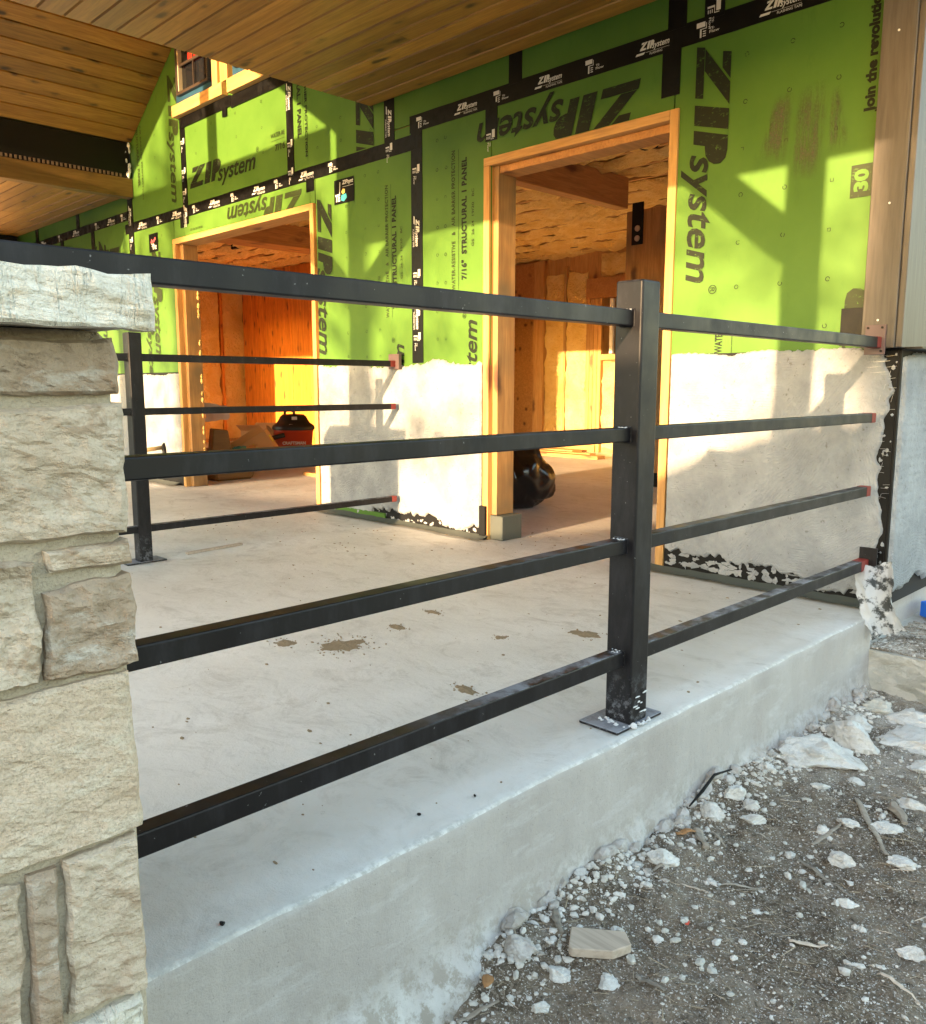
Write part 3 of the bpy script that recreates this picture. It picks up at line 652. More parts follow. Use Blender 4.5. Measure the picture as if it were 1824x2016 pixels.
# --- scratch coat, laid over black paper with ragged edges
def coat(x0, x1, zb, zt, ragb, ragt, seed, y=WY, th=.016, xl=0.0, xr=0.0, axis='y', cell=.008):
    nu = int((x1 - x0) / cell); nv = int((zt - zb) / cell); vs = []; fs = []
    for j in range(nv + 1):
        for i in range(nu + 1):
            s, t = i / nu, j / nv; x = x0 + (x1 - x0) * s
            top = zt + ragt * (fn((x, seed, 0), 4, 5) * .9 + .25 * fn((x, seed, 9), 50, 3)); bot = zb + ragb * (max(0, fn((x, seed, 3), 3.2, 5) * 1.3 + .3) + .30 * fn((x, seed, 8), 28, 4))
            z = bot + (top - bot) * t
            lx = xl * abs(fn((z, seed, 5), 7, 4)) * (1 - s) ** 8; rx = xr * (abs(fn((z, seed, 6), 5, 3)) * 1.3 + .10 * fn((z, seed, 7), 30, 2)) * s ** 10
            px = x + lx - rx
            e = min(1, min(t, 1 - t) * nv / 1.5, min(s, 1 - s) * nu / 1.5)
            h = th * (.15 + .85 * math.sqrt(max(0, e))) + .0012 * fn((x, z, seed), 12, 4) + .0018 * fn((x, z, seed + 2), 55, 4)
            # trowel comb ridges following slow arcs
            an = 1.6 * fn((x, z, seed + 11), .9, 2); q = math.sin((z * math.cos(an) + x * math.sin(an) + .03 * fn((x, z, 2), 3, 2)) * 260)
            h += .0003 * q
            if axis == 'y': vs.append((px, y - h, z))
            else: vs.append((y + h, px, z))
    for j in range(nv):
        for i in range(nu): a = j * (nu + 1) + i; fs.append((a, a + 1, a + nu + 2, a + nu + 1))
    return mesh(vs, fs)
link('black_paper', boxm(-2.085, -1.115, WY - .004, WY + .012, .012, .990), 'felt', HW)
link('scratch_coat', coat(-2.083, -1.128, .040, .990, .055, .022, 1.7, xr=.05, cell=.005), 'coat', HW, True)
ms = []
for k in range(90):
    x = random.uniform(-2.07, -1.16); z = .02 + abs(random.gauss(0, .025)); ms.append(rockm((x, WY - .006, z + .02), (random.uniform(.004, .030), .003, random.uniform(.002, .016)), 2, k, 2.2))
for k in range(60):
    x = random.uniform(-4.7, -3.28); z = .02 + abs(random.gauss(0, .02)); ms.append(rockm((x, WY - .007, z), (random.uniform(.005, .02), .003, random.uniform(.003, .014)), 1, k, 1.2))
for k in range(50):
    z = random.uniform(.05, .97); ms.append(rockm((random.uniform(-1.17, -1.13), WY - .008, z), (random.uniform(.003, .010), .004, random.uniform(.003, .014)), 1, k, 1.2))
link('mortar_smear', joined(ms), 'coat', HW)['kind'] = 'stuff'
link('black_paper', boxm(-4.79, -3.262, WY - .004, WY + .012, .004, .965), 'felt', HW)
link('scratch_coat', coat(-4.788, -3.264, .030, .988, .07, .05, 5.2, th=.018, cell=.007), 'coat', HW, True)
box('green_base_strip', -4.62, -4.10, WY - .018, WY - .005, .01, .055, 'green', HW, .001)
link('black_paper', boxm(-9.2, -6.80, WY - .004, WY + .012, .004, .965), 'felt', HW)
link('scratch_coat', coat(-9.2, -6.81, .05, .95, .04, .02, 8.1, cell=.014), 'coat', HW, True)
# wrinkled flashing lapping onto the slab
def lap(x0, x1, d, seed, mat, z=.004):
    vs = []; fs = []; n_ = int((x1 - x0) / .03)
    for i in range(n_ + 1):
        x = x0 + (x1 - x0) * i / n_
        for k, (a, b) in enumerate(((0, .022), (.3, .012), (.6, .006), (1, .004))):
            dd = d * (1 + .35 * fn((x, seed, 0), 2.5, 3)); vs.append((x, WY - .02 - dd * a, z + b + .008 * abs(fn((x, a, seed), 7, 3))))
    for i in range(n_):
        for k in range(3): q = i * 4 + k; fs.append((q, q + 1, q + 5, q + 4))
    return mesh(vs, fs)
link('base_flashing', lap(-2.15, -1.13, .065, 2.2, 'felt'), 'grey_flash', HW, True)
link('base_flashing', lap(-4.85, -3.20, .06, 4.2, 'felt'), 'grey_flash', HW, True)
link('base_flashing', lap(-7.9, -6.85, .10, 6.2, 'felt'), 'grey_flash', HW, True)
# lath staples poking out along the torn corner
ms = []
for k in range(34):
    z = random.uniform(.12, .95); x = -1.15 + random.uniform(-.03, .02); a = random.uniform(-.25, .25)
    if k % 3 == 0: ms.append(tube([(x, WY - .02, z), (x + .005, WY - .022, z + .02)], .0007, 4))
    else: ms.append(tube([(x - .012, WY - .018, z), (x + .014, WY - .022, z + a * .02)], .0007, 4))
for k in range(14):
    x = random.uniform(-1.22, -1.14); z = .96 - (k % 4) * .02; ms.append(tube([(x - .02, WY - .022, z), (x + .02, WY - .022, z + .004)], .0006, 4))
o = link('wire_lath', joined(ms), 'steel', HW); o['kind'] = 'stuff'

# --- the side of the house, beyond the corner
SW = root('side_wall', 'pale scratch coated side wall beyond the house corner with brown siding above', 'house wall', (-1.12, 5, 0))
for a, b, c, d in ((3.40, 5.2, 0, 2.9), (5.2, 7.0, 0, .9), (5.2, 7.0, 2.1, 2.9), (7, 8.2, 0, 2.9), (8.2, 10.2, 0, .6), (8.2, 10.2, 2.1, 2.9), (10.2, 11.2, 0, 2.9), (3.40, 11.2, 2.9, 4.6)):
    box('wall_core', -1.26, -1.128, a, b, c, d, 'fir', SW)  # unseen gaps added along this wall to let skylight into the room
link('black_paper', boxm(-1.128, -1.1235, 3.377, 5.2, .0, .99), 'felt', SW)
link('scratch_coat', coat(3.392, 5.1, .055, .965, .05, .035, 12.4, y=-1.122, th=.020, xl=.02, axis='x', cell=.010), 'coat', SW, True)
box('metal_ledge', -1.16, -1.04, 3.36, 5.2, .985, .992, 'dark_panel', SW)
for k in range(7):
    y = 3.46 + k * .23; box('siding_board', -1.128, -1.105 + .002 * (k % 2), y + .002, y + .227, .995, 2.9, 'trim_wood', SW, .002)
# corner board
CB = root('corner_board', 'tall grey brown corner board standing on the metal ledge at the house corner', 'corner board', (-1.18, 3.34, .99))
box('trim_board', -1.240, -1.122, 3.312, 3.384, .99, 2.6, 'trim_wood', CB, .0025)
box('edge_board', -1.1205, -1.099, 3.322, 3.455, .99, 2.6, 'trim_wood', CB, .002)
for z in (2.08, 1.50, 1.09): link('nail_head', tube([(-1.18 + .01 * math.sin(z * 9), 3.3125, z), (-1.18 + .01 * math.sin(z * 9), 3.3095, z)], .004, 8), 'white', CB)
# torn wrap hanging over the end of the slab
def flapm():
    vs = []; fs = []; nu, nv = 40, 40
    A, B, C_, D = Vector((-1.20, 3.32, .17)), Vector((-1.065, 3.30, .20)), Vector((-.985, 3.245, -.03)), Vector((-1.085, 3.225, -.075))
    for j in range(nv + 1):
        for i in range(nu + 1):
            s, t = i / nu, j / nv; p = (A * (1 - s) + B * s) * (1 - t) + (D * (1 - s) + C_ * s) * t
            q = fn((s, t, 3), 2.2, 3) + .8 * abs(fn((s, t * 1.2, 8), 2.6, 3)); e = .012 * fn((s * 3, t * 3, 1), 1.5, 3)
            vs.append((p.x + e * (abs(s - .5) * 2) ** 3, p.y - .016 * q - .045 * math.sin(t * 3.1) - .02 * math.sin(s * 6 + t * 2), p.z + e * (abs(t - .5) * 2) ** 3))
    for j in range(nv):
        for i in range(nu): a = j * (nu + 1) + i; fs.append((a, a + nu + 1, a + nu + 2, a + 1))
    return mesh(vs, fs)
def wrapm():
    m = M('cement_smeared_wrap', (.6, .6, .6), .7); g = G(m); v = g.P((1, 1, 1), rand=False)
    g.color(g.mix(g.ramp(g.noise(v, 13, 5, .7), (.50, 0), (.57, 1)), (.50, .52, .54), (.05, .055, .055))); g.bump((g.noise(v, 30, 5, .7), .6, .006)); return m
MAT['wrap'] = wrapm()
thing('torn_wrap', flapm(), 'wrap', 'torn crumpled house wrap smeared with mortar hanging at the slab corner', 'house wrap', smooth=True)
thing('blue_tub', prism([(-1.125, 3.86), (-1.03, 3.80), (-.93, 3.98), (-1.04, 4.06)], 'z', -.12, -.055, .004), 'blue', 'bright blue plastic piece on the footing ledge at the right edge', 'plastic tub')

# ================================================================== DOOR OPENINGS
def doorway(name, label, x0, x1, zt, n):
    D = root(name, label, 'door frame', ((x0 + x1) / 2, WY, 0)); t = .042; y0, y1 = WY - .012, WY + .155
    box('jamb', x0, x0 + t, y0, y1, .0, zt - t - .001, 'fir', D, .0015); box('jamb', x1 - t, x1, y0, y1, .0, zt - t - .001 if n else zt, 'fir', D, .0015)
    box('header', x0, x1 - (0 if n else t + .001), y0, y1, zt - t, zt, 'fir_x', D, .0015)
    return D
D2 = doorway('door_frame', 'bare lumber frame of the near doorway beside the right railing', -3.252, -2.088, 2.035, 0)
box('stud', -3.209, -3.172, WY + .02, WY + .158, .14, 1.992, 'fir_dirty', D2, .002)
box('header_edge', -3.205, -2.133, WY + .03, WY + .158, 1.955, 1.9915, 'fir_y', D2, .002)
box('foot_wrap', -3.215, -3.12, WY + .01, WY + .175, .002, .138, 'grey_flash', D2, .004)
box('corner_flashing', -3.262, -3.216, WY - .03, WY + .02, .002, .19, 'felt', D2, .002)
D1 = doorway('door_frame', 'bare lumber frame of the far doorway seen between the railings', -6.795, -4.805, 2.038, 0)
box('stud', -6.752, -6.70, WY + .03, WY + .158, .002, 1.995, 'fir_dirty', D1, .002)
# shreds of foam along the far jamb
ms = []
for k in range(30):
    z = random.uniform(.1, 1.9); ms.append(rockm((-6.695, WY + .14, z), (.012, .012, random.uniform(.01, .035)), 1, k))
link('foam_crumbs', joined(ms), 'foam', D1)['kind'] = 'stuff'

# ================================================================== GABLE WINDOWS
def window(label, x0, x1, z0, z1):
    W_ = root('gable_window', label, 'window', ((x0 + x1) / 2, WY, z0)); y = WY
    t = .062; yo = y - .02
    for (a, b, c, d) in ((x0, x1, z0, z0 + t), (x0, x1, z1 - t, z1), (x0, x0 + t, z0 + t, z1 - t), (x1 - t, x1, z0 + t, z1 - t)):
        box('flange_tape', a, b, yo, y + .01, c, d, 'blue_tape', W_, .002)
    q = t - .004
    for (a, b, c, d) in ((x0 + q, x1 - q, z0 + q, z0 + q + .022), (x0 + q, x1 - q, z1 - q - .022, z1 - q), (x0 + q, x0 + q + .022, z0 + q + .022, z1 - q - .022), (x1 - q - .022, x1 - q, z0 + q + .022, z1 - q - .022)):
        box('sash', a, b, yo - .03, y + .02, c, d, 'sash', W_, .002)
    box('jamb_liner', x0 + q + .023, x0 + q + .033, yo - .02, y + .02, z0 + .09, z1 - .09, 'cream', W_)
    mx = (x0 + x1) / 2; mz = z0 + .275
    box('muntin', mx - .006, mx + .006, yo - .012, yo - .004, z0 + .081, z1 - .081, 'sash', W_); box('muntin', x0 + .082, x1 - .082, yo - .0125, yo - .0035, mz - .01, mz + .01, 'sash', W_)
    box('pane', x0 + .081, x1 - .081, yo + .012, yo + .016, z0 + .081, z1 - .081, 'glass', W_)
    return W_
W1 = window('left gable window with blue flange tape and a red sheet behind its glass', -6.60, -5.985, 3.022, 4.0)
box('red_sheet', -6.40, -6.26, WY - .0115, WY - .0085, 3.31, 3.7, 'red_sign', W1); box('red_sheet', -6.24, -6.15, WY - .0115, WY - .0085, 3.31, 3.7, 'red_sign', W1)
W2 = window('right gable window mostly hidden behind the porch ceiling edge', -5.740, -5.13, 3.022, 4.0)
T_ = root('window_trim', 'raw lumber trim boards under and between the gable windows', 'window trim', (-5.85, WY, 2.93))
box('sill_board', -6.62, -5.842, WY - .055, WY - .002, 2.935, 3.020, 'fir_x', T_, .002); box('sill_board', -5.760, -5.06, WY - .060, WY - .002, 2.925, 3.018, 'fir_x', T_, .002)
for a, b in ((-5.980, -5.905), (-5.902, -5.868), (-5.838, -5.764)): box('mullion_board', a, b, WY - .05 + (.02 if a == -5.902 else 0), WY - .002, 3.021 if a < -5.9 or a > -5.85 else 2.96, 4.1, 'fir', T_, .002)
box('flashing_strip', -6.59, -5.80, WY - .010, WY - .006, 2.855, 2.933, 'tape', HW); box('flashing_strip', -5.795, -5.06, WY - .011, WY - .006, 2.840, 2.923, 'tape', HW)
box('flashing_strip', -5.92, -5.86, WY - .012, WY - .0105, 2.80, 2.86, 'tape', HW)

# ================================================================== PORCH CEILINGS
CH = 2.50
def board_mesh_x(L, wd, th=.018):
    # v-jointed board: chamfered long edges, length along x
    pr = [(0.0022, .008), (.0070, 0), (wd - .0070, 0), (wd - .0022, .008), (wd - .0022, th), (.0022, th)]
    return prism(pr, 'x', 0, L)
def lay_boards(parent, x0, x1, y0, y1, wd, mat):
    P0 = ORG[parent.name]; me = board_mesh_x(1, wd); me.materials.append(MAT[mat]); k = 0; y = y0
    while y < y1 - .01:
        cuts = [x0] + ([random.uniform(x0 + .8, x1 - .6)] if k % 3 == 1 else []) + [x1]
        for a, b in zip(cuts, cuts[1:]):
            o = bpy.data.objects.new('ceiling_board', me); COL.objects.link(o); o.parent = parent
            o.location = Vector((a + .0006, y, CH + random.uniform(0, .0012))) - P0; o.scale = (b - a - .0012, 1, 1)
        y += wd; k += 1
C1 = root('porch_ceiling', 'stained pine board ceiling over the near end of the porch', 'ceiling', (-2.5, 1.6, CH))
lay_boards(C1, -4.19, -.60, -.16, WY - .002, .1180, 'ceil_x')
box('roof_deck', -4.19, -.60, -.16, WY, CH + .03, CH + .06, 'roof', C1)
C2 = root('porch_ceiling', 'stained pine board ceiling low on the left beyond the dark beam', 'ceiling', (-9, 1.6, CH))
lay_boards(C2, -11.2, -7.60, -.16, WY - .002, .1180, 'ceil_x')
box('roof_deck', -11.2, -7.60, -.16, WY, CH + .03, CH + .06, 'roof', C2)
# the vaulted part: two slopes of boards running towards the wall
GXL, GXR, GZ0, PIT = -7.50, -4.19, 2.925, .66
GXC = (GXL + GXR) / 2
V = root('vaulted_ceiling', 'vaulted pine board ceiling of the gable in front of the upper windows', 'ceiling', (GXC, 1.6, GZ0))
Ls = math.hypot(GXC - GXL, (GXC - GXL) * PIT); nb = 14; wd = Ls / nb
me = board_mesh_x(1, wd); me.transform(Matrix.Rotation(math.pi / 2, 4, 'Z')); me.materials.append(MAT['ceil_y'])   # now length along y, width along -x
for side in (0, 1):
    for k in range(nb):
        d = wd * (k + 1) if side == 0 else wd * k; ca, sa = 1 / math.hypot(1, PIT), PIT / math.hypot(1, PIT)
        if side == 0: p = Vector((GXL + d * ca, -.20, GZ0 + d * sa)); rot = Euler((0, -math.atan(PIT), 0))
        else: p = Vector((GXR - d * ca, -.20, GZ0 + d * sa)); rot = Euler((0, math.atan(PIT), 0))
        cuts = [-.16, WY - .002] if k % 3 else [-.16, 1.1 + .35 * (k % 4), WY - .002]
        for a, b in zip(cuts, cuts[1:]):
            o = bpy.data.objects.new('ceiling_board', me); COL.objects.link(o); o.parent = V
            o.location = Vector((p.x, a + .0006, p.z)) - ORG[V.name]; o.rotation_euler = rot; o.scale = (1, b - a - .0012, 1)
for s_ in (0, 1):
    a = GXL - .1 if s_ == 0 else GXR + .1; zz = GZ0 - .1 * PIT + .035
    vs = [(a, -.16, zz), (GXC, -.16, GZ0 + (GXC - GXL) * PIT + .035), (GXC, WY, GZ0 + (GXC - GXL) * PIT + .035), (a, WY, zz)]
    vs += [(x, y, z + .03) for x, y, z in vs]; link('roof_deck', mesh(vs, [(0, 1, 2, 3), (7, 6, 5, 4), (0, 4, 5, 1), (1, 5, 6, 2), (2, 6, 7, 3), (3, 7, 4, 0)]), 'roof', V)
# the beams that carry the vault on both sides
def side_beam(label, x, sg):
    B = root('vault_beam', label, 'beam', (x, 1.6, CH))
    x0, x1 = sorted((x, x - sg * .10))
    box('metal_cladding', x0, x1, -.10, WY - .02, 2.665, 2.915, 'dark_panel', B, .002)
    xa, xb = sorted((x + sg * .004, x - sg * .095)); box('wood_fascia', xa, xb, -.10, WY - .003, 2.470 if sg > 0 else 2.525, 2.628, 'beam_y', B, .004)
    xa, xb = sorted((x - sg * .012, x - sg * .095)); box('vent_backing', xa, xb, -.10, WY - .02, 2.629, 2.664, 'dark_panel', B)
    ms = []
    for k in range(86):
        y = .3 + k * .035; xa, xb = sorted((x - sg * .002, x - sg * .011)); ms.append(boxm(xa, xb, y, y + .016, 2.634, 2.662))
    link('vent_slat', joined(ms), 'vent', B)['kind'] = 'stuff'
side_beam('dark clad beam with a slotted vent strip left of the vaulted ceiling', GXL, 1)
side_beam('dark clad beam hidden behind the edge of the near porch ceiling', GXR, -1)
ms = [rockm((-7.49 + random.uniform(-.02, .03), WY - .03 + random.uniform(-.02, .01), random.uniform(2.64, 2.9)), (.012, .014, .03), 1, k) for k in range(16)]
link('torn_paper', joined(ms), 'white', HW)['kind'] = 'stuff'
thing('end_beam', boxm(-11.2, -10.45, -.1, WY - .03, 2.30, 2.494), 'dark_panel', 'dark beam closing the far left end of the porch ceiling', 'beam')

# front frame of the porch: posts with knee braces on stone columns carry the beams
FY = .05
def brace(P, x, z, dx, dz, w_=.14):
    n_ = Vector((-dz, dx)).normalized() * w_ / 2
    a, b = Vector((x, z)), Vector((x + dx, z + dz)); pts = [a - n_, b - n_, b + n_, a + n_]
    return link('knee_brace', prism([(p.x, p.y) for p in pts], 'y', FY - .06, FY + .06, .002), 'beam_y', P)
def timber_post(label, x, braces, zt):
    P = root('timber_post', label, 'post', (x, FY, .96)); box('shaft', x - .072, x + .072, FY - .072, FY + .072, .96, zt, 'trim_wood', P, .004)
    for s in braces: brace(P, x + s * .04, 1.815, s * .48, .40)
    return P
timber_post('timber post with knee brace standing on the near stone column', -1.166, (-1,), 2.135)
timber_post('timber post with two knee braces on the middle stone column', -4.02, (-1, 1), 2.135)
timber_post('timber post with two knee braces on the far left stone column', -7.55, (-1, 1), 2.135)
FB = root('front_beam', 'timber beams and gable truss across the open front of the porch', 'beam', (-4, FY, 2.14))
box('beam', -3.93, -.60, FY - .07, FY + .07, 2.136, CH - .003, 'beam_y', FB, .004); box('beam', -11.2, -7.60, FY - .07, FY + .07, 2.136, CH - .003, 'beam_y', FB, .004)
box('tie_beam', -7.42, -4.27, FY - .07, FY + .07, 2.66, 2.89, 'beam_y', FB, .004)
box('post_extension', -4.095, -3.935, FY - .068, FY + .068, 2.137, 2.66, 'beam_y', FB); box('post_extension', -7.62, -7.48, FY - .068, FY + .068, 2.137, 2.66, 'beam_y', FB)
box('king_post', GXC + .03, GXC + .16, FY - .068, FY + .068, 2.891, 3.92, 'beam_y', FB, .004)
for s in (0, 1):
    a = (GXL, GZ0) if s == 0 else (GXR, GZ0); b = (GXC, GZ0 + (GXC - GXL) * PIT)
    link('rake_board', prism([(a[0], a[1] - .09), (b[0], b[1] - .09), (b[0], b[1] - .004), (a[0], a[1] - .004)], 'y', FY - .05, FY + .05), 'beam_y', FB)

# ================================================================== STONE COLUMNS
def column(label, cx, cy, near=False):
    K = root('stone_column', label, 'column', (cx, cy, -.45)); hx, hy = .325, .31
    box('mortar_core', cx - hx + .022, cx + hx - (.0145 if near else .022), cy - hy + .022, cy + hy - (.001 if near else .022), -.45, .904, 'mortar', K, .01)
    sides = [('-y', lambda u, v, d: (cx + u, cy - hy - d, v), hx), ('+y', lambda u, v, d: (cx - u, cy + hy + d, v), hx), ('-x', lambda u, v, d: (cx - hx - d, cy - u, v), hy)]
    if not near: sides.append(('+x', lambda u, v, d: (cx + hx + d, cy + u, v), hy))
    rnd = random.Random(int(cx * 100)); mats = ['stone', 'stone2', 'stone3', 'stone']
    for nm, fm, h in sides:
        z = -.45; r = 0
        if near and nm == '+y': h0, h1 = -h + .20, h - .01
        else: h0, h1 = -h + .005, h - .005
        while z < .86:
            hh = min(rnd.choice((.10, .14, .19)), .895 - z)
            cuts = [h0, h1] if rnd.random() < .25 else [h0, h0 + (h1 - h0) * rnd.uniform(.35, .65), h1]
            for a, b in zip(cuts, cuts[1:]):
                link('stone', rough_block([(a + .006, z + hh - .006), (b - .006, z + hh - .006), (b - .006, z + .006), (a + .006, z + .006)], fm, .03, cell=.03, amp=.008, bulge=.002, seed=z * 3 + a), rnd.choice(mats), K)
            z += hh
    return K
K1 = column('near buff stone column with a pale cap at the left edge', -1.175, .05, True)
XF = -.858
am = lambda u, v, d: (XF + d, u, v)
def st(quad, mat, seed, depth=.03, **k): link('stone', rough_block(quad, am, depth, cell=.0035, seed=seed, **k), mat, K1, k.get('smooth', False))
kw = dict(amp=.010, bulge=.006, rnd=.005, edge=.006)
E_ = .361
st([(.06, .892), (E_ - .004, .895), (E_, .843), (.06, .838)], 'stone3', 1.1, .20, amp=.008, bulge=.006, rnd=.005, edge=.005)
st([(-.02, .829), (E_ + .002, .831), (E_ + .001, .703), (-.02, .704)], 'stone', 2.3, .22, amp=.009, bulge=.006, rnd=.005, edge=.005)
st([(.279, .690), (E_ - .001, .694), (E_ + .003, .668), (.284, .669)], 'stone', 3.1, .20, amp=.005, bulge=.006, rnd=.005, edge=.003)
st([(.10, .690), (.269, .686), (.264, .563), (.10, .560)], 'stone', 4.7, .03, **kw)
st([(.276, .652), (E_, .656), (E_ + .003, .559), (.273, .560)], 'stone3', 5.9, .21, amp=.009, bulge=.006, rnd=.005, edge=.005)
st([(-.02, .548), (E_ - .007, .552), (E_ - .003, .379), (-.02, .374)], 'stone2', 6.4, .22, amp=.0045, bulge=.006, rnd=.005, edge=.004)
st([(.277, .369), (E_ - .010, .371), (E_ - .009, .190), (.272, .199)], 'stone', 7.7, .21, amp=.007, bulge=.006, rnd=.005, edge=.005)
st([(.240, .368), (.268, .366), (.262, .160), (.235, .160)], 'stone3', 8.8, .03, amp=.006, bulge=.006, rnd=.005, edge=.003)
st([(.08, .366), (.232, .362), (.226, .160), (.08, .165)], 'stone', 9.2, .03, **kw)
st([(.270, .184), (E_ - .014, .182), (E_ - .012, -.05), (.270, -.05)], 'capstone', 10.3, .21, **kw)
st([(.06, .152), (.262, .150), (.262, -.05), (.06, -.05)], 'stone', 11.1, .03, **kw)
st([(-.02, -.06), (E_, -.06), (E_, -.22), (-.02, -.22)], 'stone2', 12.1, .2, **kw); st([(-.02, -.23), (E_, -.23), (E_, -.45), (-.02, -.45)], 'stone', 13.1, .2, **kw)
st([(-.25, .892), (.052, .892), (.052, .70), (-.25, .70)], 'stone2', 14.1, **kw) if False else None
for q, s_ in (([(-.255, .892), (.052, .892), (.052, .838), (-.255, .838)], 14.2), ([(-.255, .829), (-.028, .829), (-.028, .70), (-.255, .70)], 15.1), ([(-.255, .69), (.092, .69), (.092, .56), (-.255, .56)], 16.3), ([(-.255, .548), (-.028, .548), (-.028, .374), (-.255, .374)], 17.4), ([(-.255, .366), (.07, .366), (.07, .16), (-.255, .16)], 18.2), ([(-.255, .15), (.05, .15), (.05, -.45), (-.255, -.45)], 19.2)):
    link('stone', rough_block(q, am, .03, cell=.02, amp=.009, bulge=.01, seed=s_), 'stone', K1)
def capm(x0, x1, y0, y1, z0, z1, seed, cell):
    mx = lambda u, v, d: (x1 + d, u, v); my = lambda u, v, d: (-u, y1 - .012 + d, v); mb = lambda u, v, d: (u, y0 - d, v); ml = lambda u, v, d: (x0 - d, -u, v)
    k = dict(amp=.007, bulge=.001, rnd=.006, edge=.0035)
    return joined([rough_block([(y0, z1), (y1, z1 + .001), (y1 + .002, z0), (y0, z0)], mx, .02, cell=cell, seed=seed, **k), rough_block([(-x1 + .008, z1 - .002), (-x0, z1), (-x0, z0), (-x1 + .008, z0 + .003)], my, .02, cell=cell * 2, seed=seed + 1, **k),
                   rough_block([(x0, z1), (x1, z1), (x1, z0), (x0, z0)], mb, .02, cell=cell * 3, seed=seed + 2, **k), rough_block([(-y1, z1), (-y0, z1), (-y0, z0), (-y1, z0)], ml, .02, cell=cell * 3, seed=seed + 3, **k),
                   boxm(x0 + .004, x1 - .004, y0 + .004, y1 - .016, z0 + .002, z1 - .002)])
link('cap_stone', capm(-1.56, -.808, -.31, .378, .9035, .9545, 21.5, .0035), 'capstone', K1)
K2 = column('middle stone column hidden behind the near one', -3.97, .05); link('cap_stone', capm(-4.35, -3.58, -.31, .40, .9055, .965, 31.5, .03), 'capstone', K2)
K3 = column('far left stone column of the porch', -7.55, .05); link('cap_stone', capm(-7.93, -7.17, -.31, .40, .9055, .965, 41.5, .03), 'capstone', K3)

# ================================================================== RAILINGS
def railing(label, x, yp, ye, ys, rails, pw=.076):
    """x: outer face of the bars; posts a little proud of it"""
    Rr = root('metal_railing', label, 'railing', (x - .02, yp, 0)); px1 = x + (.022 if pw > .07 else .010)
    me = boxm(px1 - pw, px1, yp - pw / 2, yp + pw / 2, .008, 1.097, .0055, 3)
    post = link('post', me, 'metal', Rr, False)
    bp = box('base_plate', px1 - .112, px1 + .006, yp - .098, yp + .098, .0015, .0095, 'metal', Rr, .0015)
    for k, (z0, z1) in enumerate(rails):
        for (a, b) in ((ys, yp - pw / 2 + .001), (yp + pw / 2 - .001, ye)):
            box('rail', x - .038, x, a, b, z0, z1, 'metal', Rr, .003, 2)
            # weld bead where the bar meets the post
            yy = yp - pw / 2 if a == ys else yp + pw / 2; pts = [(x + .001, z0 - .001), (x + .001, z1 + .001), (x - .039, z1 + .001), (x - .039, z0 - .001), (x + .001, z0 - .001)]
            P_ = []
            for (p, q) in zip(pts, pts[1:]):
                for t in range(7): s_ = t / 7; P_.append((p[0] + (q[0] - p[0]) * s_ + random.uniform(-.0007, .0007), yy, p[1] + (q[1] - p[1]) * s_ + random.uniform(-.0007, .0007)))
            link('weld_bead', tube(P_ + [P_[0]], .0022, 5, False), 'metal', Rr, True)
        box('primer_band', x - .0388, x + .0008, ye - .035, ye + .004, z0 - .0008, z1 + .0008, 'red', Rr, .002)
    return Rr
RAILS = [(.990, 1.028), (.718, .752), (.444, .480), (.157, .196)]
R1 = railing('near dark metal railing from the stone column past its tall square post', -1.163, 1.756, 3.300, .12, RAILS)
pl = box('mount_plate', -1.222, -1.150, 3.302, 3.311, .965, 1.073, 'primer', R1, .001)
for a, b in ((-1.162, 1.062), (-1.162, .978), (-1.212, 1.062)): link('bolt', tube([(a, 3.302, b), (a, 3.298, b)], .0045, 8), 'dark_panel', pl)
for (z0, z1) in RAILS[1:]:
    if z0 > .3: continue
    pl = box('mount_plate', -1.200, -1.135, 3.335, 3.343, z0 - .055, z1 + .045, 'metal', R1, .001)
    link('bolt', tube([(-1.148, 3.335, z0 - .035), (-1.148, 3.330, z0 - .035)], .0045, 8), 'steel', pl)
    box('primer_band', -1.2018, -1.1622, 3.303, 3.334, z0 - .0008, z1 + .0008, 'red', R1, .002)
R2 = railing('far dark metal railing crossing in front of the door with orange interior', -3.945, 1.745, 3.335, .45, [(.965, 1.0), (.712, .745), (.444, .478), (.150, .183)], .064)
for z0 in (.955,): box('mount_plate', -4.01, -3.915, 3.337, 3.362, z0 - .005, z0 + .085, 'primer' if z0 > .9 else 'metal', R2, .002)
# mortar splashes at the foot and on the bars
ms = []
for k in range(26):
    a = random.uniform(0, 1); p = (-1.225 + .10 * a, 1.716 - random.uniform(.0, .02), .010) if k % 2 else (-1.133 + random.uniform(0, .012), 1.720 + .08 * a, .010)
    ms.append(rockm(p, (random.uniform(.003, .009), random.uniform(.003, .009), random.uniform(.002, .006)), 1, k + .5))
ms.append(rockm((-1.128, 1.718, .012), (.010, .009, .009), 2, 5))
for k in range(9): ms.append(rockm((-1.1355, 1.730 + random.uniform(0, .05), random.uniform(.03, .085)), (.0015, random.uniform(.006, .016), random.uniform(.002, .004)), 1, k + 90))
for zr in (.196, .480, .752, 1.028):
    for k in range(10): ms.append(rockm((-1.163 - random.uniform(.002, .036), 1.716 - random.uniform(0, .02), zr), (.003, .004, .0018), 1, k + zr))
link('mortar_splash', joined(ms), 'dust', R1)['kind'] = 'stuff'

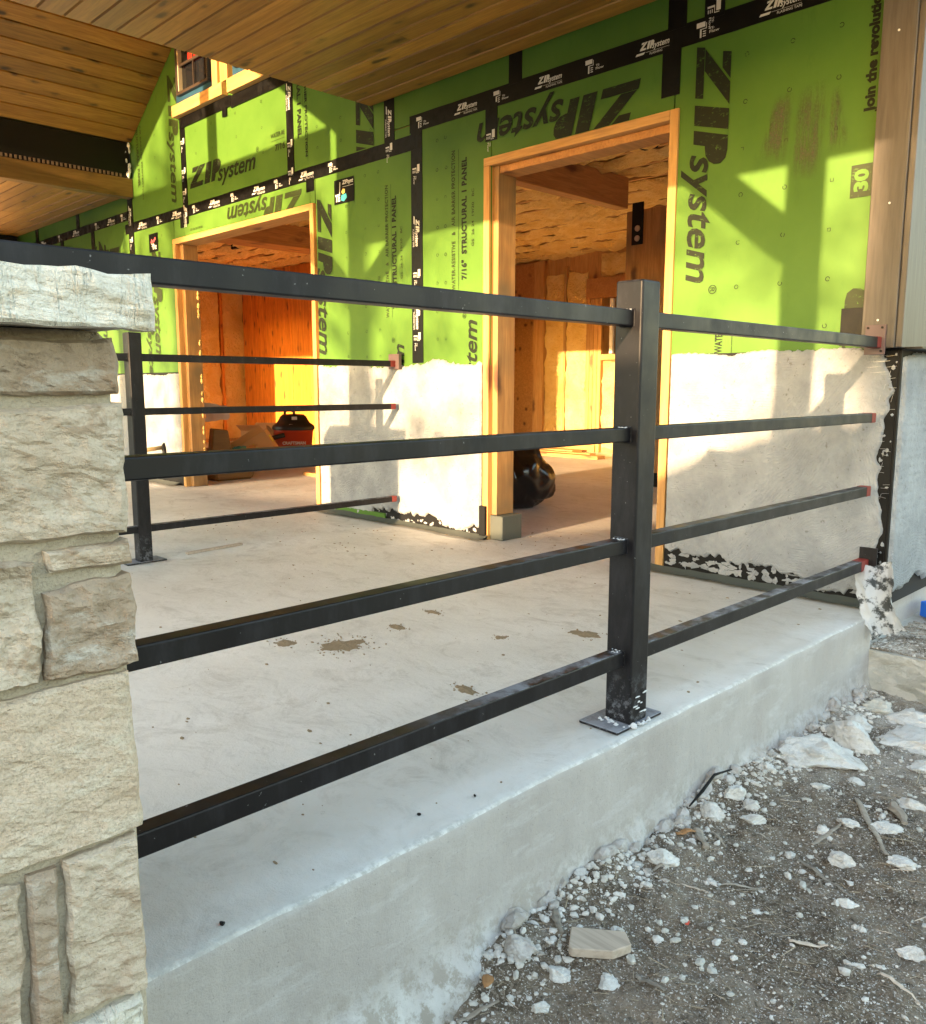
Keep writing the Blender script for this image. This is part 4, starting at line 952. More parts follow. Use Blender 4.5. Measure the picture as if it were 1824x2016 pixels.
# ================================================================== ROOM BEHIND THE WALL
def foam_sheet(u0, u1, v0, v1, fm, cell=.05, amp=.03, seed=0.0, rag=.03):
    nu = max(2, int((u1 - u0) / cell)); nv = max(2, int((v1 - v0) / cell)); vs = []; fs = []
    for j in range(nv + 1):
        for i in range(nu + 1):
            s, t = i / nu, j / nv; u = u0 + (u1 - u0) * s; v = v0 + (v1 - v0) * t
            ev = (rag * fn((u, seed, j // nv), 5, 4)) * (abs(t - .5) * 2) ** 3; eu = (rag * fn((v, seed + 4, i // nu), 5, 4)) * (abs(s - .5) * 2) ** 5
            e = min(1, min(t, 1 - t) * 5); d = amp * (.4 + .6 * e) * (1 + 1.0 * fn((u, v, seed), 4, 4)); vs.append(fm(u + eu, v + ev, d))
    for j in range(nv):
        for i in range(nu): a = j * (nu + 1) + i; fs.append((a, a + 1, a + nu + 2, a + nu + 1))
    return mesh(vs, fs)
RC = 2.56
IC = root('room_ceiling', 'open joist ceiling of the room filled with yellow spray foam', 'ceiling', (-6, 6, RC))
y = 3.62; k = 0
while y < 11.0:
    if not (6.9 < y < 7.2 and False):
        box('joist', -13.2, -1.26, y - .019, y + .019, RC - .012, RC + .20, 'fir_x', IC)
        if y < 10.7: link('foam_fill', foam_sheet(-13.2, -1.26, y + .048, y + .322, lambda u, v, d: (u, v, RC + .012 - d), .034, .050, k * 1.7, .055), 'foam', IC, True)
    y += .372; k += 1
box('roof_deck', -13.3, -1.13, WY + .15, 11.3, RC + .2, RC + .26, 'roof', IC)
for x, y in ((-3.55, 5.35), (-9.6, 5.6), (-6.6, 8.4)): link('junction_box', boxm(x - .06, x + .06, y - .05, y + .05, RC - .05, RC + .01, .008), 'felt', IC)
ib = thing('ceiling_beam', boxm(-4.33, -4.22, WY + .155, 6.10, 2.30, RC - .014, .003), 'fir_y', 'glued beam under the room ceiling running to the inner post', 'beam')
thing('ceiling_beam', boxm(-8.25, -7.92, WY + .155, 6.6, 2.32, RC - .014, .003), 'fir_y', 'deep beam under the foam ceiling seen through the far doorway', 'beam')
ip = root('inner_post', 'tall knotty timber post inside the near doorway with a black strap', 'post', (-4.09, 6.25, 0))
box('shaft', -4.30, -3.90, 6.2, 6.36, .121, 2.299, 'fir_dirty', ip, .004); box('foot', -4.29, -3.91, 6.21, 6.35, 0, .12, 'felt', ip, .003)
sp = box('strap', -4.24, -4.13, 6.19, 6.198, 2.02, 2.36, 'felt', ip, .001)
for z in (2.07, 2.15): link('bolt', tube([(-4.18, 6.189, z), (-4.18, 6.18, z)], .025, 10), 'steel', sp)
BW = root('back_wall', 'foam filled stud wall at the back of the room', 'wall', (-5, 9, 0))
box('wall_core', -7.52, -6.56, 9.02, 9.14, 0, 2.9, 'fir', BW); box('wall_core', -6.56, -4.6, 9.02, 9.14, 0, 1.20, 'fir', BW); box('wall_core', -6.56, -4.6, 9.02, 9.14, 1.98, 2.9, 'fir', BW); box('wall_core', -4.6, -1.2, 9.02, 9.14, 0, 2.9, 'fir', BW)
box('corner_stud', -7.60, -7.50, 8.95, 9.10, 0, 2.5, 'fir', BW); box('corner_stud', -7.70, -7.605, 8.98, 9.10, 0, 2.5, 'fir', BW)
fmb = lambda u, v, d: (u, 9.015 - d, v)
link('foam_fill', foam_sheet(-7.49, -7.17, .05, 2.3, fmb, .04, .03, 3), 'foam', BW, True); link('foam_fill', foam_sheet(-7.13, -6.80, .05, 2.3, fmb, .04, .03, 4), 'foam', BW, True)
box('stud', -7.17, -7.135, 8.97, 9.02, 0, 2.4, 'fir', BW)
for x in (-6.79, -6.73, -6.67, -6.61): box('stud', x, x + .055, 8.96, 9.02, 0, 1.95, 'fir', BW, .003)
box('sill', -6.55, -5.2, 8.95, 9.02, 1.18, 1.25, 'fir_x', BW); box('lintel', -6.80, -5.0, 8.955, 9.02, 1.955, 2.2, 'fir_y', BW)
link('foam_fill', foam_sheet(-6.53, -6.1, .05, 1.15, fmb, .04, .03, 5), 'foam', BW, True); link('foam_fill', foam_sheet(-6.05, -5.5, .05, 1.15, fmb, .04, .03, 6), 'foam', BW, True)
link('foam_fill', foam_sheet(-6.6, -6.2, 2.22, 2.5, fmb, .04, .03, 7), 'foam', BW, True); link('foam_fill', foam_sheet(-6.15, -5.6, 2.22, 2.5, fmb, .04, .03, 8), 'foam', BW, True)
box('sash', -6.45, -6.40, 8.99, 9.03, 1.26, 1.94, 'white', BW)
for k in range(9): link('foam_fill', foam_sheet(-5.45 + k * .45, -5.05 + k * .45, .05, 1.15 if k < 2 else 2.4, fmb, .08, .03, 20 + k), 'foam', BW, True)
box('floor_plate', -7.5, -6.6, 8.93, 9.0, 0, .09, 'fir_x', BW)
FW = root('far_rooms', 'dark passage wall beyond the back corner of the room', 'wall', (-9, 10.8, 0))
box('wall_core', -13.2, -1.2, 11.0, 11.2, 0, 2.9, 'fir', FW); box('wall_core', -9.6, -8.28, 9.8, 9.9, 0, 2.9, 'fir_y', FW); box('lintel', -8.28, -7.7, 9.0, 9.1, 1.95, 2.5, 'fir_y', FW)
link('foam_fill', foam_sheet(-8.26, -7.9, .05, 1.9, lambda u, v, d: (u, 10.6 - d, v), .06, .03, 9), 'foam', FW, True)
# plywood wall and foam wall seen through the far doorway
PW = root('plywood_wall', 'orange plywood partition seen through the far doorway', 'wall', (-10.6, 7, 0))
xx = -11.9
for k in range(6): box('plywood_sheet', xx + .002, xx + .44, 7.0 + .003 * (k % 2), 7.02 + .003 * (k % 2), 0, 2.54, 'ply', PW, .001); xx += .4425
LW = root('foam_wall', 'orange spray foam stud wall left of the plywood partition', 'wall', (-11.95, 5.2, 0))
box('wall_core', -12.1, -11.98, 3.54, 7.0, 0, 2.9, 'fir', LW)
for k, y in enumerate((3.7, 4.12, 4.54, 4.96, 5.38, 5.80, 6.22, 6.64)):
    box('stud', -11.975, -11.91, y - .02, y + .02, 0, 2.55, 'ply', LW)
    link('foam_fill', foam_sheet(y + .035, y + .385, .05, 2.5, lambda u, v, d: (-11.975 + d * 1.4, u, v), .05, .03, k * 2.2, .03), 'foam', LW, True)
box('wall_core', -13.2, -13.1, 3.5, 11, 0, 2.9, 'fir', LW)

# loose things in the rooms
def vac():
    Vv = root('shop_vacuum', 'black and red shop vacuum on the floor inside the far doorway', 'vacuum', (-8.40, 5.55, 0)); cx, cy = -8.40, 5.55
    def lathe(prof, n=24):
        vs = []; fs = []
        for r, z in prof:
            for k in range(n): a = 2 * math.pi * k / n; vs.append((cx + r * math.cos(a), cy + r * math.sin(a), z))
        for i in range(len(prof) - 1):
            for k in range(n): fs.append((i * n + k, i * n + (k + 1) % n, (i + 1) * n + (k + 1) % n, (i + 1) * n + k))
        fs.append([(len(prof) - 1) * n + k for k in range(n)]); return mesh(vs, fs)
    link('drum', lathe([(.17, .06), (.20, .075), (.225, .33), (.232, .335), (.232, .35)]), 'vac_red', Vv, True)
    link('motor_head', lathe([(.24, .35), (.245, .37), (.235, .40), (.19, .43), (.165, .47), (.15, .50), (.12, .525), (.05, .53)]), 'vac_black', Vv, True)
    link('handle', tube([(cx - .1, cy - .05, .50), (cx - .09, cy - .05, .56), (cx, cy - .05, .58), (cx + .09, cy - .05, .56), (cx + .1, cy - .05, .50)], .016, 8), 'vac_black', Vv, True)
    link('hose', tube([(cx + .12, cy - .2, .30), (cx + .06, cy - .30, .27), (cx - .08, cy - .33, .24), (cx - .2, cy - .28, .20), (cx - .30, cy - .16, .18), (cx - .33, cy, .25), (cx - .28, cy + .1, .4)], .028, 10), 'vac_black', Vv, True)
    for a in range(4): t = a * math.pi / 2 + .5; link('caster', tube([(cx + .2 * math.cos(t), cy + .2 * math.sin(t), .035), (cx + .23 * math.cos(t), cy + .23 * math.sin(t), .035)], .035, 10), 'vac_black', Vv)
    link('base_ring', lathe([(.20, .045), (.25, .05), (.25, .075), (.19, .08)]), 'vac_black', Vv)
    # maker's word on the drum, facing the doorway
    fl = Flat(); fl.text('CRAFTSMAN', -.13, 0, .26, .035, .03); d = Vector((.84, -.54, 0)); u = Vector((.54, .84, 0)); o_ = Vector((cx, cy, .19)) + d * .222
    link('drum_print', fl.lay(o_, u, (0, 0, 1)), 'white_ink', Vv)
    f3 = Flat(); f3.rect(-.05, -.09, -.01, -.05); link('sticker', f3.lay(Vector((cx, cy, .47)) + d * .205, u, (0, 0, 1)), 'white', Vv)
    f2 = Flat(); f2.rect(-.02, 0, .04, .035); link('sticker', f2.lay(Vector((cx, cy, .47)) + d * .20, u, (0, 0, 1)), 'white', Vv)
vac()
def carton(label, c, sx, sy, sz, rz, tilt, openf=True):
    B = root('cardboard_box', label, 'box', c); T = Matrix.Translation(c) @ Matrix.Rotation(rz, 4, 'Z') @ Matrix.Rotation(tilt, 4, 'Y'); t = .006
    def b(nm, *a, mt='board'):
        me = boxm(*a); me.transform(T); return link(nm, me, mt, B)
    b('bottom', -sx, sx, -sy, sy, 0, t); b('side', -sx, sx, -sy, -sy + t, t, sz); b('side', -sx, sx, sy - t, sy, t, sz); b('side', -sx, -sx + t, -sy + t, sy - t, t, sz); b('side', sx - t, sx, -sy + t, sy - t, t, sz)
    if openf:
        for s in (-1, 1):
            me = boxm(-sx, sx, 0, sy * .95, 0, .004); me.transform(T @ Matrix.Translation((0, s * sy, sz)) @ Matrix.Rotation(s * (.5) + (math.pi if s < 0 else 0), 4, 'X')); link('flap', me, 'board', B)
    return B, T
b1, T1 = carton('open cardboard box leaning at the back of the pile', (-8.75, 5.35, .0), .20, .15, .34, .6, .0)
b2, T2 = carton('tilted cardboard box with a yellow label on top of the pile', (-8.15, 4.95, .06), .22, .15, .24, .9, -.55)
me = boxm(-.05, .05, -.1535, -.1505, .09, .17); me.transform(T2); link('label', me, 'label', b2)
me = boxm(.2205, .2235, -.05, .05, .09, .17); me.transform(T2); link('label', me, 'label', b2)
carton('dark low box of scraps in front of the pile', (-8.1, 4.55, .0), .18, .13, .16, .3, .0)
def seatm():
    return joined([prism([(3.86, .16), (4.10, .16), (4.05, .44), (3.90, .46)], 'x', -7.30, -7.22, .01), prism([(3.75, .0), (4.12, .0), (4.18, .14), (3.72, .15)], 'x', -7.28, -6.92, .02)])
thing('tool_case', seatm(), 'beam_y', 'dark brown tool case standing just inside the far door jamb', 'tool case')
thing('paper_scrap', foam_sheet(-.16, .16, 0, .16, lambda u, v, d: (-7.42 + u * .7, 4.0 + u * .5 + d, .52 + v), .03, .05, 3), 'white', 'crumpled pale paper hanging on the foam beside the far jamb', 'paper', smooth=True)
thing('sheet_scrap', boxm(-7.95, -7.6, 4.35, 4.6, .17, .19), 'white', 'pale flat offcut lying across the dark box of scraps', 'offcut')
thing('plastic_wrapper', rockm((-8.02, 4.62, .20), (.10, .07, .03), 3, 9, 1.0), 'teal', 'crumpled blue green wrapper on top of the box of scraps', 'wrapper')
thing('lumber_offcut', boxm(-6.85, -6.3, 4.62, 4.68, 0, .03), 'fir_x', 'short pale stick on the floor inside the far doorway', 'offcut')
# black rubbish bag
def bagm():
    bm = bmesh.new(); bmesh.ops.create_icosphere(bm, subdivisions=5, radius=1)
    for v in bm.verts:
        p = v.co.copy(); q = 1 + .30 * abs(fn((p.x * 1.3, p.y * 1.3, p.z * .8), 1.3, 2)) + .05 * abs(fn((p.x, p.y, p.z * .5), 4, 2))
        z = p.z * .25 * q + .23; r = .27 * (1 - .28 * max(0, p.z)) * q
        v.co = Vector((-4.02 + p.x * r, 4.47 + p.y * r, max(.004, z)))
    me = bpy.data.meshes.new('bag'); bm.to_mesh(me); bm.free()
    return me
thing('rubbish_bag', bagm(), 'bag', 'full black plastic rubbish bag on the floor behind the near door jamb', 'rubbish bag', smooth=True)
for i, (x0, x1, y0_, y1_) in enumerate(((-7.2, -6.2, 8.3, 8.42), (-6.9, -5.9, 8.05, 8.2), (-7.3, -6.7, 8.6, 8.8))):
    thing('lumber_offcut', boxm(x0, x1, y0_, y1_, 0, .04), 'fir_x', ['long board lying on the floor near the back wall', 'flat board nearest the doorway on the lit back floor', 'short thick board lying beside the back studs'][i], 'offcut')
# pipe stub on the far wall
PS = root('pipe_stub', 'brown pipe stub with black taped end sticking out of the far wall', 'pipe', (-7.1, 3.37, .31))
link('pipe', tube([(-7.12, 3.37, .318), (-7.14, 3.20, .300)], .018, 8), 'brass', PS, True); link('tape_wrap', joined([rockm((-7.11, 3.355, .32), (.03, .02, .045), 2, 3), rockm((-7.09, 3.35, .27), (.015, .015, .04), 2, 4)]), 'felt', PS)

# ================================================================== THINGS ON THE PATIO
thing('wood_strip', boxm(-.17, .17, -.012, .012, .0005, .012, .001), 'stake', 'thin pale wood strip lying on the patio by the far post', 'wood strip').location = (-4.02, 2.15, .0005)
o = bpy.data.objects['wood_strip']; o.rotation_euler.z = math.radians(97)
def mudm(cx, cy, rx, ry, seed, n_=150):
    rnd = random.Random(seed); vs = []; fs = []; N, Rr_ = 44, 7
    vs.append((cx, cy, .004))
    for j in range(1, Rr_ + 1):
        for i in range(N):
            a = 2 * math.pi * i / N; e = .72 + .42 * fn((math.cos(a) * .8 + seed, math.sin(a) * .8, seed), 1.3, 5) + .10 * fn((a * 2, seed, 0), 3, 3) * math.sin(a / 2); t = j / Rr_
            x = cx + rx * t * e * math.cos(a); y = cy + ry * t * e * math.sin(a)
            vs.append((x, y, .0006 + (.006 * (1 - t) * max(0, .5 + fn((x, y, seed), 40, 4))) if j < Rr_ else -.001))
    for i in range(N): fs.append((0, 1 + i, 1 + (i + 1) % N))
    for j in range(Rr_ - 1):
        for i in range(N): a = 1 + j * N; fs.append((a + i, a + N + i, a + N + (i + 1) % N, a + (i + 1) % N))
    return mesh(vs, fs)
for nm, lb, a in (('dirt_patch', 'largest dried mud patch in the middle of the patio slab', (-2.20, 1.63, .10, .10, 1, 320)), ('dirt_patch', 'small mud smear behind the largest mud patch', (-2.24, 1.89, .055, .03, 2, 60)), ('dirt_patch', 'round mud crumb between the smears and the post', (-1.90, 2.06, .03, .03, 3, 40)),
                  ('dirt_patch', 'mud smear just left of the near railing post', (-1.72, 2.30, .08, .05, 4, 70)), ('dirt_patch', 'faint mud scrape nearest to the bottom rail', (-1.62, 1.62, .07, .035, 5, 60)), ('dirt_patch', 'thin mud trail left of the largest mud patch', (-2.36, 1.5, .06, .05, 6, 50)),
                  ('dirt_patch', 'two tone mud blot farthest back near the second rail', (-2.3, 2.12, .05, .025, 7, 40))):
    o = thing(nm, mudm(*a), 'mud', lb, 'dirt', 'mud patches on the patio slab')
    rq = random.Random(a[4] + 70); ms = []
    for k in range(a[5] // 2):
        t = rq.uniform(0, 6.28); q = abs(rq.gauss(.75, .35)); u = rq.choice((.002, .003, .005)); ms.append(rockm((a[0] + a[2] * q * math.cos(t), a[1] + a[3] * q * math.sin(t), .001), (u, u * .8, u * .6), 1, k))
    link('mud_crumb', joined(ms), 'mud', o)['kind'] = 'stuff'
rnd = random.Random(11); ms = []
for k in range(420):
    y = rnd.uniform(.3, 3.3); x = -1.16 - abs(rnd.gauss(0, 1.0)) * 2.2
    if rnd.random() < .3: x, y = -3.1 + rnd.gauss(0, .35), 3.5 + rnd.gauss(0, .25)
    if rnd.random() < .25: x, y = -4.3 + rnd.gauss(0, .5), 2.8 + rnd.gauss(0, .3)
    r = rnd.choice((.0018, .0025, .0035, .006)); ms.append(rockm((x, y, .001), (r * rnd.uniform(.8, 2.4), r, r * .6), 1, k))
o = link('floor_grit', joined(ms), 'mud'); o['kind'] = 'stuff'; o['label'] = 'dark crumbs and grit scattered over the patio slab'
for i, (x, y, r, lb) in enumerate(((-1.150, .60, .006, 'leftmost black pebble on the slab edge'), (-1.19, 1.055, .0055, 'black pebble halfway along the slab edge'), (-1.165, 1.19, .0045, 'black pebble nearest the post on the slab edge'))):
    thing('pebble', rockm((x, y, .003), (r, r * .8, r * .6), 2, i), 'felt', lb, 'pebble', 'black pebbles on the slab edge')

# ================================================================== ROCKS, STICKS AND GRAVEL ON THE DIRT
def rock(x, y, rx, ry, rz_, label, seed, rot=0.0, mat='rock', sub=4, lift=.25):
    z = gz(x, y); return thing('limestone_rock', rockm((x, y, z + rz_ * lift), (rx, ry, rz_), sub, seed, .5, rz=rot), mat, label, 'rock', 'pale limestone rocks on the dirt')
rock(-.985, 2.52, .135, .085, .045, 'largest flat white limestone slab lying near the slab wall', 3, .5)
rock(-.955, 2.70, .10, .075, .055, 'white limestone rock stacked behind the largest slab', 4, -.3)
rock(-.99, 2.86, .045, .035, .03, 'small pale rock wedged by the wall behind the big slabs', 5)
rock(-.79, 2.88, .17, .12, .036, 'broad low white rock outcrop near the footing ledge', 6, .9)
rock(-.875, 3.04, .13, .08, .034, 'pale rock outcrop touching the footing ledge', 7, .2)
rock(-1.00, 3.06, .065, .05, .028, 'pale yellow stained rock in the corner by the footing', 8, .7, 'capstone')
rock(-.852, 2.455, .030, .022, .014, 'thin white flake just in front of the largest slab', 9, .4)
rock(-1.035, 1.965, .034, .030, .026, 'white blocky rock beside the dark plastic scrap', 10, .3)
rock(-1.035, 2.075, .036, .026, .024, 'pale rock leaning on the blocky white rock', 11, 1.2)
rock(-.985, 2.08, .026, .026, .018, 'middle white rock of the row of four', 12, .1)
rock(-.950, 2.025, .036, .022, .016, 'flat white rock at the right end of the row', 13, .8)
rock(-1.01, 1.675, .040, .028, .026, 'pointed white rock by the gravel strip', 14, .5)
rock(-.705, 2.00, .034, .028, .022, 'rounded white cobble alone below the long stick', 15, .2)
rock(-.803, 2.105, .018, .016, .013, 'small knobbly white stone in the middle of the dirt', 16)
rock(-.685, 2.43, .040, .026, .018, 'white rock at the right edge beyond the sticks', 17, .3)
rock(-.690, 2.225, .045, .028, .014, 'low pale rock under the right end of the long stick', 18, .6)
rock(-.765, 2.175, .030, .022, .012, 'low pale rock behind the crossing sticks', 19, .1)
rock(-.60, 2.07, .035, .025, .014, 'pale rock at the right edge below the cobble', 20, .4)
rock(-.475, 1.755, .026, .022, .016, 'grey white rock near the bottom right corner', 21, .2)
rock(-.635, 1.84, .022, .015, .012, 'angular white chip right of the broken stick', 22, .5)
rock(-.865, 1.26, .022, .026, .007, 'flat crumbly white patch of lime right of the wood block', 23, .1)
rock(-.935, 1.385, .012, .015, .010, 'small white pebble behind the tapered wood block', 24)
rock(-.955, 1.21, .030, .022, .012, 'pale rock in front of the tapered wood block', 25, .3)
rock(-.935, 1.135, .018, .016, .010, 'white rock near the bottom edge of the picture', 26, .3)
rock(-1.035, 1.19, .035, .03, .028, 'lump of spilled mortar against the foot of the slab', 27, .3, 'slab')
rock(-.66, 2.98, .12, .10, .03, 'pale rock outcrop at the right edge by the footing', 31, .4)
rock(-.72, 2.70, .075, .05, .020, 'low white rock between the outcrop and the right edge', 32, 1.0)
rock(-.66, 2.56, .05, .035, .018, 'white rock at the right edge above the dark wood chunk', 33, .2)
rock(-.90, 2.33, .028, .02, .012, 'flat white chip left of the thin flake', 34, .7)
rock(-1.04, 2.30, .022, .02, .016, 'white stone at the wall foot between the slabs and the scrap', 35, .1)
rock(-.56, 2.28, .05, .03, .014, 'low pale rock at the right edge level with the stick end', 36, .5)
def stick(p, q, r, label, mat='oak', flat=.35, nm='stick'):
    (x0, y0_), (x1, y1_) = p, q; L = math.hypot(x1 - x0, y1_ - y0_); u = ((x1 - x0) / L, (y1_ - y0_) / L); n_ = 10; vs = []; fs = []; sd = x0 * 17
    for i in range(n_ + 1):
        t = i / n_; rr = r * (.55 + .45 * math.sin(math.pi * min(1, t * 1.15 + .08))) * (1 + .3 * fn((t * 3, sd, 0), 1.5, 3)); cx, cy = x0 + (x1 - x0) * t, y0_ + (y1_ - y0_) * t; b = r * .6 * fn((t * 2, sd, 4), 1, 2)
        z = gz(cx, cy) + .004 + r * flat
        for a in range(6): t2 = a * math.pi / 3; o_ = rr * math.cos(t2) + b; vs.append((cx - u[1] * o_, cy + u[0] * o_, z + rr * flat * math.sin(t2)))
    for i in range(n_):
        for a in range(6): fs.append((i * 6 + a, i * 6 + (a + 1) % 6, (i + 1) * 6 + (a + 1) % 6, (i + 1) * 6 + a))
    fs += [list(range(6))[::-1], [n_ * 6 + a for a in range(6)]]
    return thing(nm, mesh(vs, fs), mat, label, 'stick', 'sticks and splinters on the dirt')
stick((-.80, 2.335), (-.64, 2.09), .009, 'longest grey splinter lying diagonally near the right edge')
stick((-.795, 2.03), (-.765, 2.185), .007, 'shorter grey stick crossing the longest splinter')
stick((-.715, 2.36), (-.655, 2.285), .016, 'thick dark weathered chunk of wood at the right', flat=.6)
stick((-.79, 1.94), (-.625, 1.865), .006, 'grey stick below the white cobble')
stick((-.925, 1.625), (-.855, 1.64), .0035, 'thin yellow splinter in the middle of the dirt', 'stake')
stick((-.865, 1.70), (-.79, 1.77), .004, 'pale twig right of the yellow splinter')
stick((-.915, 1.97), (-.855, 1.98), .003, 'thin twig left of the small knobbly stone')
stick((-.83, 1.30), (-.765, 1.30), .006, 'grey splinter right of the flat lime patch')
stick((-1.0, 1.62), (-.985, 1.70), .004, 'thin grey twig below the pointed rock')
stick((-.66, 1.60), (-.60, 1.65), .006, 'pale wood chip near the bottom of the picture', 'stake')
stick((-.50, 1.64), (-.415, 1.62), .005, 'yellow straw at the bottom right corner', 'stake')
stick((-1.03, 1.87), (-.965, 1.80), .013, 'broken pale wood shard below the blocky white rock', 'oak', .5)
stick((-1.00, 1.90), (-.94, 1.86), .005, 'dark twig right of the broken shard')
stick((-1.045, 1.80), (-1.015, 1.86), .010, 'brown wood chip left of the broken shard', 'leaf', .4)
stick((-1.06, 1.33), (-1.00, 1.28), .009, 'pale bark strip left of the tapered wood block', 'oak', .4)
stick((-.93, 2.66), (-.905, 2.48), .008, 'curled twig between the big limestone slabs')
stick((-1.045, 1.02), (-1.0, 1.09), .007, 'dark root at the bottom by the slab')
o = thing('dark_scrap', tube([(-1.085, 1.93, gz(-1.085, 1.93) + .02), (-1.08, 1.99, gz(-1.08, 1.99) + .028), (-1.085, 2.06, gz(-1.085, 2.06) + .03), (-1.075, 2.14, gz(-1.075, 2.14) + .03)], [.002, .005, .004, .002], 7), 'felt', 'black plastic scrap against the foot of the slab', 'scrap')
# tapered block
gzb = -.335
bk = prism([(-.995, 1.305), (-.905, 1.372), (-.872, 1.345), (-.886, 1.302), (-.950, 1.250), (-.960, 1.252)], 'z', gz(-.93, 1.3) + .002, gz(-.93, 1.3) + .022, .002)
thing('wood_block', bk, 'stake', 'pale offcut of wood with a pointed end lying on the dirt', 'wood offcut')
thing('dry_leaf', rockm((-1.035, 1.095, gz(-1.035, 1.095) + .012), (.016, .020, .004), 3, 2), 'leaf', 'orange brown dry leaf at the foot of the slab', 'leaf')
thing('red_scrap', rockm((-.845, 1.515, gz(-.845, 1.515) + .004), (.007, .010, .003), 2, 6), 'vac_red', 'tiny red and white scrap on the bare dirt', 'scrap')
# gravel: thousands of chips joined into a few masses
def scatter(name, count, seed, mat, dens, rr, label, asp=.6, kind='chip'):
    rnd = random.Random(seed); vs = []; fs = []
    ico = [(0, 0, 1), (.894, 0, .447), (.276, .851, .447), (-.724, .526, .447), (-.724, -.526, .447), (.276, -.851, .447), (.724, .526, -.447), (-.276, .851, -.447), (-.894, 0, -.447), (-.276, -.851, -.447), (.724, -.526, -.447)]
    fa = [(0, 1, 2), (0, 2, 3), (0, 3, 4), (0, 4, 5), (0, 5, 1), (1, 6, 2), (2, 7, 3), (3, 8, 4), (4, 9, 5), (5, 10, 1), (6, 7, 2), (7, 8, 3), (8, 9, 4), (9, 10, 5), (10, 6, 1)]
    n_ = 0
    while n_ < count:
        x = rnd.uniform(-1.10, .1); y = rnd.uniform(.85, 3.2)
        if rnd.random() > dens(x, y): continue
        n_ += 1; r = rr(rnd, x, y); a = rnd.uniform(0, 6.28); z = gz(x, y); b = len(vs); ca, sa = math.cos(a), math.sin(a)
        if kind == 'chip':
            emb = rnd.uniform(-.25, .45); sx, sy, sz = r * rnd.uniform(.7, 1.4), r * rnd.uniform(.6, 1.1), r * rnd.uniform(.4, .8)
            for p in ico:
                j = rnd.uniform(.75, 1.2); X, Y = p[0] * sx * j, p[1] * sy * j; vs.append((x + X * ca - Y * sa, y + X * sa + Y * ca, z + sz * emb + p[2] * sz * j))
            fs += [(i + b, j + b, k + b) for i, j, k in fa]
        else:
            L = r * rnd.uniform(4, 14); h = r * .45; t = rnd.uniform(-.1, .1)
            for p in ((-1, -1, 0), (1, -1, 0), (1, 1, 0), (-1, 1, 0), (-.9, 0, 1), (.9, 0, 1)):
                X, Y = p[0] * L, p[1] * h; vs.append((x + X * ca - Y * sa, y + X * sa + Y * ca, z + .0015 + p[2] * h + t * X))
            fs += [(b, b + 1, b + 5, b + 4), (b + 1, b + 2, b + 5), (b + 2, b + 3, b + 4, b + 5), (b + 3, b, b + 4)]
    o = link(name, mesh(vs, fs), mat); o['kind'] = 'stuff'; o['label'] = label; return o
edge_d = lambda x, y: max(0, 1 - abs(x + 1.06) / .13)
gmask = lambda x, y: min(1, max(0, .5 + .5 * fn((x, y, 31), 4, 3)))
rl = random.Random(15); ms = []
for k in range(230):
    y = .9 + 2.3 * rl.random() ** .8; q = rl.choice((.006, .010, .016, .022)) * rl.uniform(.7, 1.2); x = -1.113 + q * .3 + abs(rl.gauss(0, .018)); ms.append(rockm((x, y, gz(x, y) + q * .15), (q * .8, q * 1.3, q * .8), 2, k + .3, .6))
o = link('mortar_spill', joined(ms), 'slab'); o['kind'] = 'stuff'
scatter('gravel', 1250, 1, 'chip', lambda x, y: edge_d(x, y) ** 1.5 * (.1 + gmask(x, y)), lambda r, x, y: r.choice((.002, .003, .004, .006, .008, .011)), 'pale crushed gravel along the foot of the slab')
scatter('gravel', 17000, 2, 'chip', lambda x, y: .25 + .75 * gmask(x, y) ** 1.5, lambda r, x, y: .0008 + .0022 * r.random() ** 3 + (.003 * r.random() if r.random() < .05 else 0), 'fine white stone chips strewn over the dirt')
scatter('twig', 190, 9, 'oak', lambda x, y: 1, lambda r, x, y: r.uniform(.0018, .0036), 'weathered twigs and bark chips strewn over the dirt', kind='s')
scatter('twig', 60, 10, 'stake', lambda x, y: 1, lambda r, x, y: r.uniform(.0015, .003), 'pale wood splinters strewn over the dirt', kind='s')
scatter('gravel', 900, 12, 'footing', lambda x, y: .15 + .85 * gmask(x + 3, y) ** 2, lambda r, x, y: .003 + .010 * r.random() ** 3, 'greyish crumbs of old concrete over the dirt')
scatter('gravel', 800, 3, 'rock', lambda x, y: .15 + .85 * gmask(x, y) ** 2, lambda r, x, y: .003 + .011 * r.random() ** 3.2, 'scattered white pebbles over the dirt')
scatter('straw', 4200, 4, 'straw', lambda x, y: .3 + .7 * (1 - gmask(x, y)), lambda r, x, y: r.uniform(.0006, .0016) + (.0016 * r.random() if r.random() < .12 else 0), 'dry grass and bark slivers over the dirt', kind='s')
scatter('gravel', 15000, 5, 'dirt', lambda x, y: 1, lambda r, x, y: r.uniform(.001, .0035), 'dark soil crumbs over the ground')
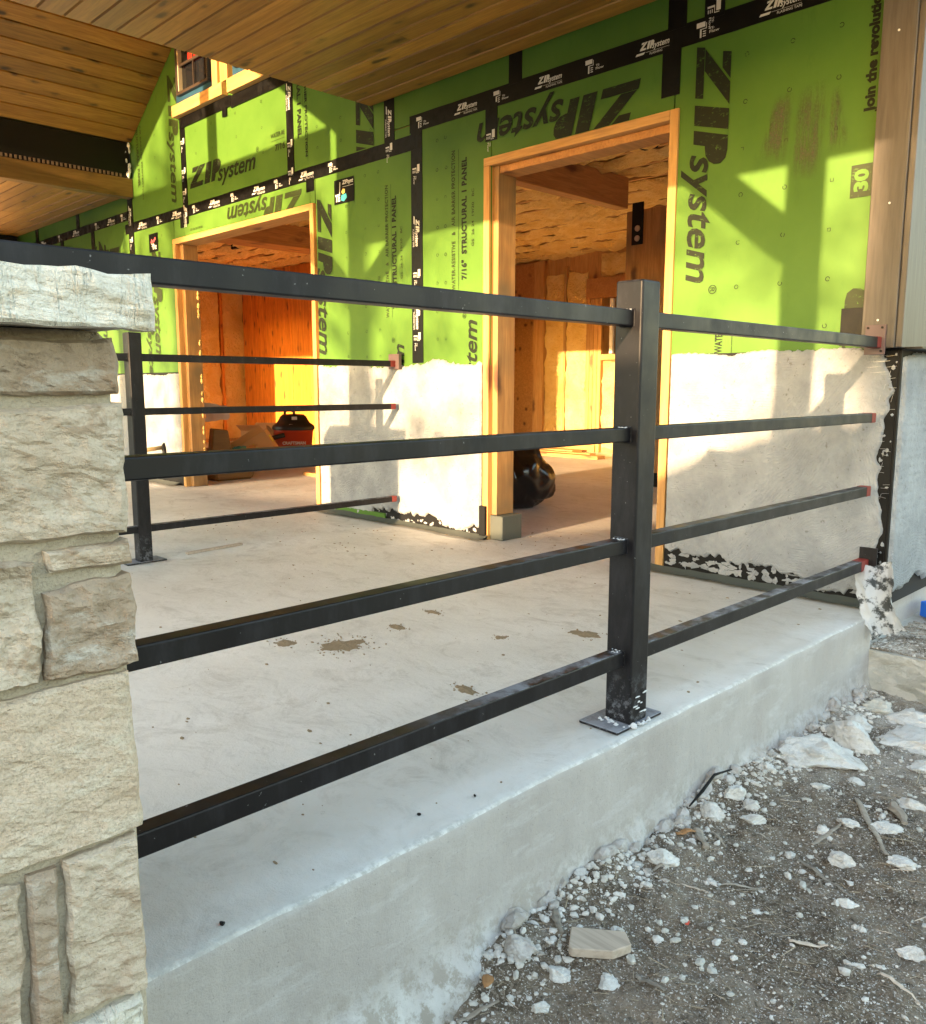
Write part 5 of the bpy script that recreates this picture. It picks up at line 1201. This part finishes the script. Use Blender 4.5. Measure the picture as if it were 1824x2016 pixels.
# soil and rubble on the footing ledge
rl = random.Random(5); ms = []
for k in range(520):
    x = -1.14 + abs(rl.gauss(0, .16)); y = 3.275 + abs(rl.gauss(0, .10)); q = rl.choice((.003, .004, .006, .009)); ms.append(rockm((x, y, -.128 + q * .2), (q, q * .8, q * .5), 1, k))
o = link('ledge_rubble', joined(ms), 'chip'); o['kind'] = 'stuff'
rl = random.Random(6); ms = []
for k in range(2600):
    x = -1.12 + abs(rl.gauss(0, .16)); y = 3.275 + abs(rl.gauss(0, .22)); q = rl.choice((.003, .005, .008, .012)); ms.append(rockm((x, y, -.129 + q * .2), (q, q * .8, q * .45), 1, k))
o = link('ledge_soil', joined(ms), 'dirt'); o['kind'] = 'stuff'

# ================================================================== TREES BEHIND THE CAMERA THAT DAPPLE THE SUN
def tree(label, x, y, h, cr, seed, dens):
    rnd = random.Random(seed); z0 = tz(x, y); T = root('oak_tree', label, 'tree', (x, y, z0), 'oak trees on the bank facing the porch')
    pts = [(x, y, z0 - .1), (x + .1, y, z0 + h * .3), (x + .05, y + .1, z0 + h * .6), (x, y, z0 + h * .9)]; ms = [tube(pts, [.16, .12, .08, .03], 9)]
    vs = []; fs = []
    for k in range(dens):
        a = rnd.uniform(0, 6.28); t = rnd.uniform(.25, 1.0); rr = cr * math.sqrt(rnd.random()) * math.sin(math.pi * min(.92, t * .85)) ** .6
        c = Vector((x + rr * math.cos(a), y + rr * math.sin(a), z0 + h * t)); ms.append(tube([(x + .03, y, z0 + h * t * .75), tuple(c)], [.025, .006], 5))
        for q in range(46):
            p = c + Vector((rnd.gauss(0, .17), rnd.gauss(0, .17), rnd.gauss(0, .13))); u = Vector((rnd.gauss(0, 1), rnd.gauss(0, 1), rnd.gauss(0, 1))).normalized() * rnd.uniform(.03, .06); v = u.orthogonal().normalized() * u.length * .6; b = len(vs)
            vs += [p - u, p + v, p + u, p - v]; fs.append((b, b + 1, b + 2, b + 3))
    link('trunk', joined(ms), 'bark', T, True); link('crown', mesh(vs, fs), 'foliage', T)
tree('oak tree nearest the left end of the porch', -6.2, -11.5, 3.6, 1.4, 1, 20)
tree('oak tree facing the gap between the doorways', -2.7, -12.5, 3.6, 1.2, 2, 20)
tree('tall oak tree facing the gable windows', -4.6, -18.0, 6.0, 1.5, 3, 13)
tree('oak tree near the right end of the bank', .6, -14.0, 3.9, 1.0, 4, 14)
bpy.context.view_layer.update()
